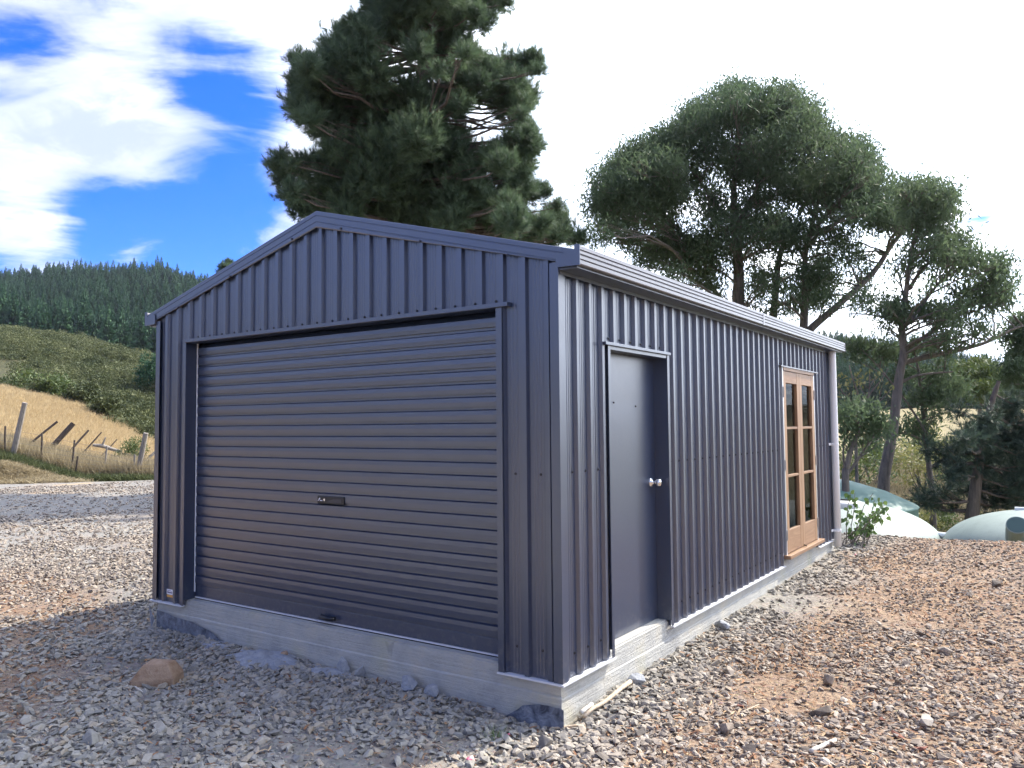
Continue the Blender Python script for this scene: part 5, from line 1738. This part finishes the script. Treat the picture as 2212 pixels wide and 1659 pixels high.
def conifer_source(seed, levels=26):
    """plantation conifer, one unit of height is one metre at scale 1 (11 m tall)"""
    r = np.random.default_rng(seed)
    V, T, t = [], [], []
    H = 11.0

    def tri(a, b, c, k_):
        i = len(V); V.extend([a, b, c]); T.append((i, i + 1, i + 2)); t.extend([k_] * 3)
    for i in range(5):
        a0, a1 = 2 * math.pi * i / 5, 2 * math.pi * (i + 1) / 5
        tri(np.array([.16 * math.cos(a0), .16 * math.sin(a0), 0]), np.array([.16 * math.cos(a1), .16 * math.sin(a1), 0]), np.array([0, 0, H]), 0.0)
    for L_ in range(levels):
        f = L_ / (levels - 1)
        z = .9 + (H - 1.1) * f ** .92
        rad = 2.1 * (1 - f) ** .8 + .16
        nb = 7 if f < .7 else 5
        for j in range(nb):
            a = r.uniform(0, 6.28); rr = rad * r.uniform(.65, 1.12)
            d_ = np.array([math.cos(a), math.sin(a), 0]); sd = np.array([-d_[1], d_[0], 0])
            tip = d_ * rr + np.array([0, 0, z + rr * r.uniform(-.05, .35)]); root_ = np.array([0, 0, z + .12])
            w = rr * .30 + .08; kk = r.random()
            mid = (root_ * .45 + tip * .55)
            tri(root_, mid + sd * w, tip, kk); tri(root_, tip, mid - sd * w, kk)
            tri(mid + np.array([0, 0, .28 + .1 * rr]), mid + sd * w * .5 - np.array([0, 0, .3]), tip, kk * .8)
            tri(mid - sd * w * .5 - np.array([0, 0, .35]), mid + np.array([0, 0, .25]), tip + np.array([0, 0, .25]), kk)
    for j in range(4):
        a = r.uniform(0, 6.28)
        tri(np.array([.05 * math.cos(a), .05 * math.sin(a), H - .6]), np.array([-.05 * math.cos(a), .05 * math.sin(a), H - .6]), np.array([0, 0, H + .3]), .6)
    return np_mesh('conifer', np.array(V), np.array(T), FOREST_LEAF, 'none', np.array(t))


CON = [conifer_source(i + 200) for i in range(5)]
n = 3400
u = RNG.uniform(-200, 640, n); d = 205 + 300 * RNG.random(n) ** .85
x, y = polar_xy(u, d)
z = land(x, y)
vpix = HOR(u) - (z + 6 - CAM[2]) / d * FPX          # keep the trees that rise over the near hill
crest = np.interp(u, [0, 170, 345, 440, 640], [735, 755, 800, 805, 800])
k = vpix < crest + 35
x, y, z, d, u = x[k], y[k], z[k], d[k], u[k]
order = np.argsort(d)
inside = (u > -10) & (u < 470)
own = [i for i in order if inside[i]][:300]
own_set = np.zeros(len(x), bool); own_set[own] = True
for i in own:
    o = bpy.data.objects.new('plantation_conifer', CON[i % 5].data); COL.objects.link(o)
    s = random.uniform(1.15, 1.75)
    o.location = (x[i], y[i], z[i] - .3); o.scale = (s, s, s * random.uniform(.95, 1.2)); o.rotation_euler = (0, 0, random.uniform(0, 6.28))
    tag(o, 'dark green conifer along the lower edge of the forest on the far left hill', 'conifer', 'conifers along the lower edge of the hill forest')
rest = ~own_set
n = int(rest.sum()); s = RNG.uniform(1.05, 1.6, n)
o = scatter('hill_forest', np.stack([x[rest], y[rest], z[rest] - .3], 1), np.stack([np.zeros(n), np.zeros(n), RNG.uniform(0, 6.28, n)], 1),
            np.stack([s, s, s * RNG.uniform(.9, 1.2, n)], 1), RNG.integers(0, 5, n), [source(c.copy()) for c in CON])
tag(o, 'dense dark conifer forest covering the far left hill', 'forest', kind='stuff')
# hazy forest beyond the tanks
n = 2200
u = RNG.uniform(1740, 2420, n); d = 150 + 200 * RNG.random(n)
x, y = polar_xy(u, d)
s = RNG.uniform(.7, 1.05, n)
o = scatter('distant_forest', np.stack([x, y, land(x, y) - .3], 1), np.stack([np.zeros(n), np.zeros(n), RNG.uniform(0, 6.28, n)], 1),
            np.stack([s, s, s], 1), RNG.integers(0, 5, n), [source(c.copy()) for c in CON])
tag(o, 'hazy blue green conifer forest on the distant hill beyond the tanks', 'forest', kind='stuff')
bush('dark_conifer_bush', 'dark dense tree on the scrub hill right beside the shed edge', 'tree', at_land(335, 88), 2.6, 5.2, 4200, FOREST_LEAF, (.34, .12), lobes=14)

# ------------------------------------------------------------------ loose things on the yard
def rock(name, label, cat, u, v, s, m, seed, n=16, group=None, sink=.2, rz=None, p=None):
    if p is None:
        p = clear(hit(u, v), .03 + s[1] * .5)
    o = hull(seed, n, *s, m=m, name=name, link=True)
    o.location = (p[0], p[1], L1(p[0], p[1]) + s[2] * (.5 - sink)); o.rotation_euler = (0, 0, rz if rz is not None else random.uniform(0, 6.28))
    md = o.modifiers.new('bevel', 'BEVEL'); md.width = min(s) * .04; md.segments = 2
    tag(o, label, cat, group)
    return o


p = hit(340, 1478)
mb = MB()
mb.add([(-.15, -.07, -.03), (.14, -.08, -.03), (.15, .08, -.03), (-.13, .09, -.03), (-.16, -.065, .03), (.145, -.085, .045), (.15, .07, .05), (-.12, .085, .05),
        (-.075, -.045, .13), (.095, -.055, .135), (.11, .045, .125), (-.05, .06, .14), (.02, .0, .15)],
       [(0, 1, 5, 4), (1, 2, 6, 5), (2, 3, 7, 6), (3, 0, 4, 7), (4, 5, 9, 8), (5, 6, 10, 9), (6, 7, 11, 10), (7, 4, 8, 11), (8, 9, 12), (9, 10, 12), (10, 11, 12), (11, 8, 12)])
o = mb.build('tan_rock', TANROCK, None, bevel=.008)
o.location = (p[0], p[1], L1(p[0], p[1]) + .012); o.rotation_euler = (.05, -.04, .62)
tag(o, 'large tan rock resting on the grey gravel before the roller door', 'rock')
rock('pink_stone', 'stone with bright pink marker paint at the bottom edge', 'stone', 1017, 1648, (.060, .05, .045), PINK, 8)
rock('pink_stone', 'small stone dabbed pink just above the brightest pink stone', 'stone', 1098, 1596, (.04, .03, .03), PINK, 9)
rock('pink_stone', 'tiny pink painted stone right of the brightest pink one', 'stone', 1168, 1634, (.04, .03, .025), PINK, 10)
rock('pink_stone', 'pink dabbed stone far back on the right of the yard', 'stone', 1850, 1200, (.06, .05, .03), PINK, 12)
for (u, v, s, lab, sd) in ((985, 1453, (.20, .10, .13), 'grey lump of concrete leaning on the slab below the roller door', 21), (1045, 1460, (.13, .09, .11), 'smaller grey concrete lump against the slab near the corner', 22),
                           (818, 1437, (.12, .06, .16), 'upright concrete splinter against the slab', 23), (870, 1441, (.10, .06, .14), 'second upright concrete splinter right of the first', 24),
                           (1325, 1470, (.16, .12, .10), 'rough lump of spilled concrete along the side footing', 25), (1475, 1350, (.26, .14, .10), 'dark rough concrete lump by the side door step', 26),
                           (690, 1408, (.10, .08, .09), 'brownish lump of rubble beside the slab', 27)):
    rock('concrete_lump', lab, 'concrete lump', u, v, s, SPILL if 'brownish' not in lab else TANROCK, sd, 20, 'lumps of concrete along the slab')
for (u, v, s, lab, sd) in ((2150, 1268, (.16, .12, .10), 'pale stone far right in the middle distance', 41), (1575, 1460, (.12, .09, .09), 'blocky pale stone on the bark right of the corner', 42),
                           (1770, 1545, (.20, .10, .09), 'long pale stone near the white stick', 43), (1790, 1480, (.11, .09, .11), 'upright pale stone in the right middle of the yard', 44),
                           (1180, 1620, (.12, .09, .10), 'pale angular stone at the bottom edge under the near corner', 45), (2000, 1575, (.13, .1, .10), 'grey stone beside the red bark', 46), (1570, 1585, (.11, .09, .1), 'pale stone left of the white stick', 47),
                           (2040, 1415, (.13, .10, .08), 'pale flat stone towards the right edge', 48), (195, 1612, (.16, .11, .10), 'dark grey angular stone at the lower left', 49), (155, 1495, (.08, .07, .06), 'small dark square stone on the brown patch at left', 50)):
    rock('loose_stone', lab, 'stone', u, v, s, STONE, sd, 14)


def spill(label, u, v, rx, ry, h, seed):
    """a flat cake of slopped concrete with a cracked rim"""
    p = clear(hit(u, v), ry * .8)
    mb = MB(); na, nr = 44, 9
    V = [(p[0], p[1], L1(p[0], p[1]) + h)]
    for i in range(1, nr + 1):
        for j in range(na):
            a = 2 * math.pi * j / na
            rr = i / nr * (1 + .28 * (vnoise(math.cos(a) * 2 + 5, math.sin(a) * 2, .5, seed) - .5) * 2)
            x_, y_ = p[0] + rx * rr * math.cos(a), p[1] + ry * rr * math.sin(a)
            z_ = L1(x_, y_) + h * (1 - (i / nr) ** 2.5) * (.55 + .9 * vnoise(x_, y_, .07, seed)) - (.02 if i == nr else 0)
            V.append((x_, y_, z_))
    Fc = [(0, 1 + j, 1 + (j + 1) % na) for j in range(na)]
    for i in range(nr - 1):
        for j in range(na):
            a_, b_ = 1 + i * na + j, 1 + i * na + (j + 1) % na
            Fc.append((a_, a_ + na, b_ + na, b_))
    mb.add(V, Fc)
    tag(mb.build('concrete_spill', SPILL, None, smooth=False), label, 'concrete spill', 'slopped concrete before the roller door')


spill('rough cake of slopped concrete before the middle of the slab', 590, 1424, .38, .20, .045, 3)
spill('flat bluish patch of slopped concrete right of the rough cake', 718, 1450, .24, .11, .025, 4)
spill('small crumbly patch of slopped concrete left of the rough cake', 480, 1395, .26, .13, .02, 5)


def stick(label, a, b, r0, r1, m, name='stick', lift=.015, bend=.04, group='sticks lying on the gravel'):
    pa, pb = clear(hit(*a), .05), clear(hit(*b), .06)
    pa[2] += lift; pb[2] += lift
    mb = MB(); L_ = np.linalg.norm(pb - pa)
    pts_ = [pa + (pb - pa) * t + RNG.normal(size=3) * bend * L_ * .3 * (0 < t < 1) * np.array([1, 1, .2]) for t in np.linspace(0, 1, 6)]
    mb.tube(pts_, [r0 + (r1 - r0) * i / 5 for i in range(6)], 7)
    tag(mb.build(name, m, None, smooth=True), label, 'stick', group)


stick('pale bleached stick at the bottom right', (1752, 1633), (1805, 1607), .013, .010, WHITESTICK)
stick('brown branch lying against the near corner of the slab', (1262, 1566), (1362, 1489), .011, .015, STICKWOOD, 'branch', .04, .06)
stick('split timber offcut tucked under the near corner', (1218, 1557), (1268, 1538), .014, .012, WHITESTICK, 'timber_offcut', .05, .0)
stick('short dark stick in front of the near corner', (1200, 1577), (1252, 1572), .009, .006, STICKWOOD)
stick('thin twig bottom centre', (905, 1600), (960, 1626), .006, .003, STICKWOOD)
stick('thin pale twig left of the tan rock', (290, 1490), (308, 1500), .004, .003, WHITESTICK)
stick('pale curved twig behind the tan rock', (318, 1455), (330, 1472), .005, .003, WHITESTICK)
stick('slim twig in the grey gravel right of the tan rock', (468, 1478), (482, 1495), .005, .003, WHITESTICK)
stick('twig lying in the middle of the front gravel', (556, 1536), (563, 1562), .006, .004, WHITESTICK)
stick('long thin twig on the brown patch at left', (170, 1462), (238, 1466), .006, .004, STICKWOOD)
stick('short bleached twig before the white stick', (1600, 1548), (1640, 1530), .006, .003, STICKWOOD)
for (u, v, s, lab, sd) in ((1940, 1594, (.14, .06, .03), 'reddish slab of bark near the bottom right', 61), (1905, 1560, (.07, .04, .02), 'small dark bark flake behind the reddish slab', 62), (1850, 1440, (.10, .05, .02), 'dark bark flake in the right middle of the yard', 63),
                           (1990, 1626, (.16, .05, .03), 'dark bark strip in the bottom right corner', 64), (1330, 1540, (.10, .03, .015), 'brown bark flake by the corner branch', 65), (1600, 1528, (.09, .05, .02), 'dark red bark flake left of the long pale stone', 66)):
    rock('bark_piece', lab, 'bark', u, v, s, BARKRED, sd, 12, 'bark pieces on the yard', .1)
p = hit(1065, 1597)
F = Foliage(); nb = 60
b0 = p + RNG.normal(size=(nb, 3)) * np.array([.03, .03, 0]); tp = b0 + np.stack([RNG.normal(0, .03, nb), RNG.normal(0, .03, nb), RNG.uniform(.03, .08, nb)], 1)
sd = RNG.normal(size=(nb, 3)); sd[:, 2] = 0; sd /= np.linalg.norm(sd, axis=1, keepdims=True)
F.add(np.stack([b0 - sd * .002, b0 + sd * .002, tp], 1).reshape(-1, 3), np.arange(nb * 3).reshape(-1, 3), np.repeat(RNG.random(nb), 3))
o = F.build('grass_weed', leaf_mat('weed_blade', (.10, .16, .04), (.2, .28, .1), .25), None)
tag(o, 'small green weed sprouting before the near corner', 'weed')

# ------------------------------------------------------------------ air
hm = bpy.data.materials.new('morning_haze'); hm.use_nodes = True
t = NT(hm.node_tree); t.n.clear()
pv = t.new('ShaderNodeVolumePrincipled')
pv.inputs['Color'].default_value = (0.86, 0.92, 1.0, 1); pv.inputs['Density'].default_value = 0.00013; pv.inputs['Anisotropy'].default_value = 0.65
ho = t.new('ShaderNodeOutputMaterial'); t.l.new(pv.outputs[0], ho.inputs['Volume'])
mb = MB(); mb.box(-940, 940, -940, 940, -12, 140)
o = mb.build('haze', hm); tag(o, kind='stuff')
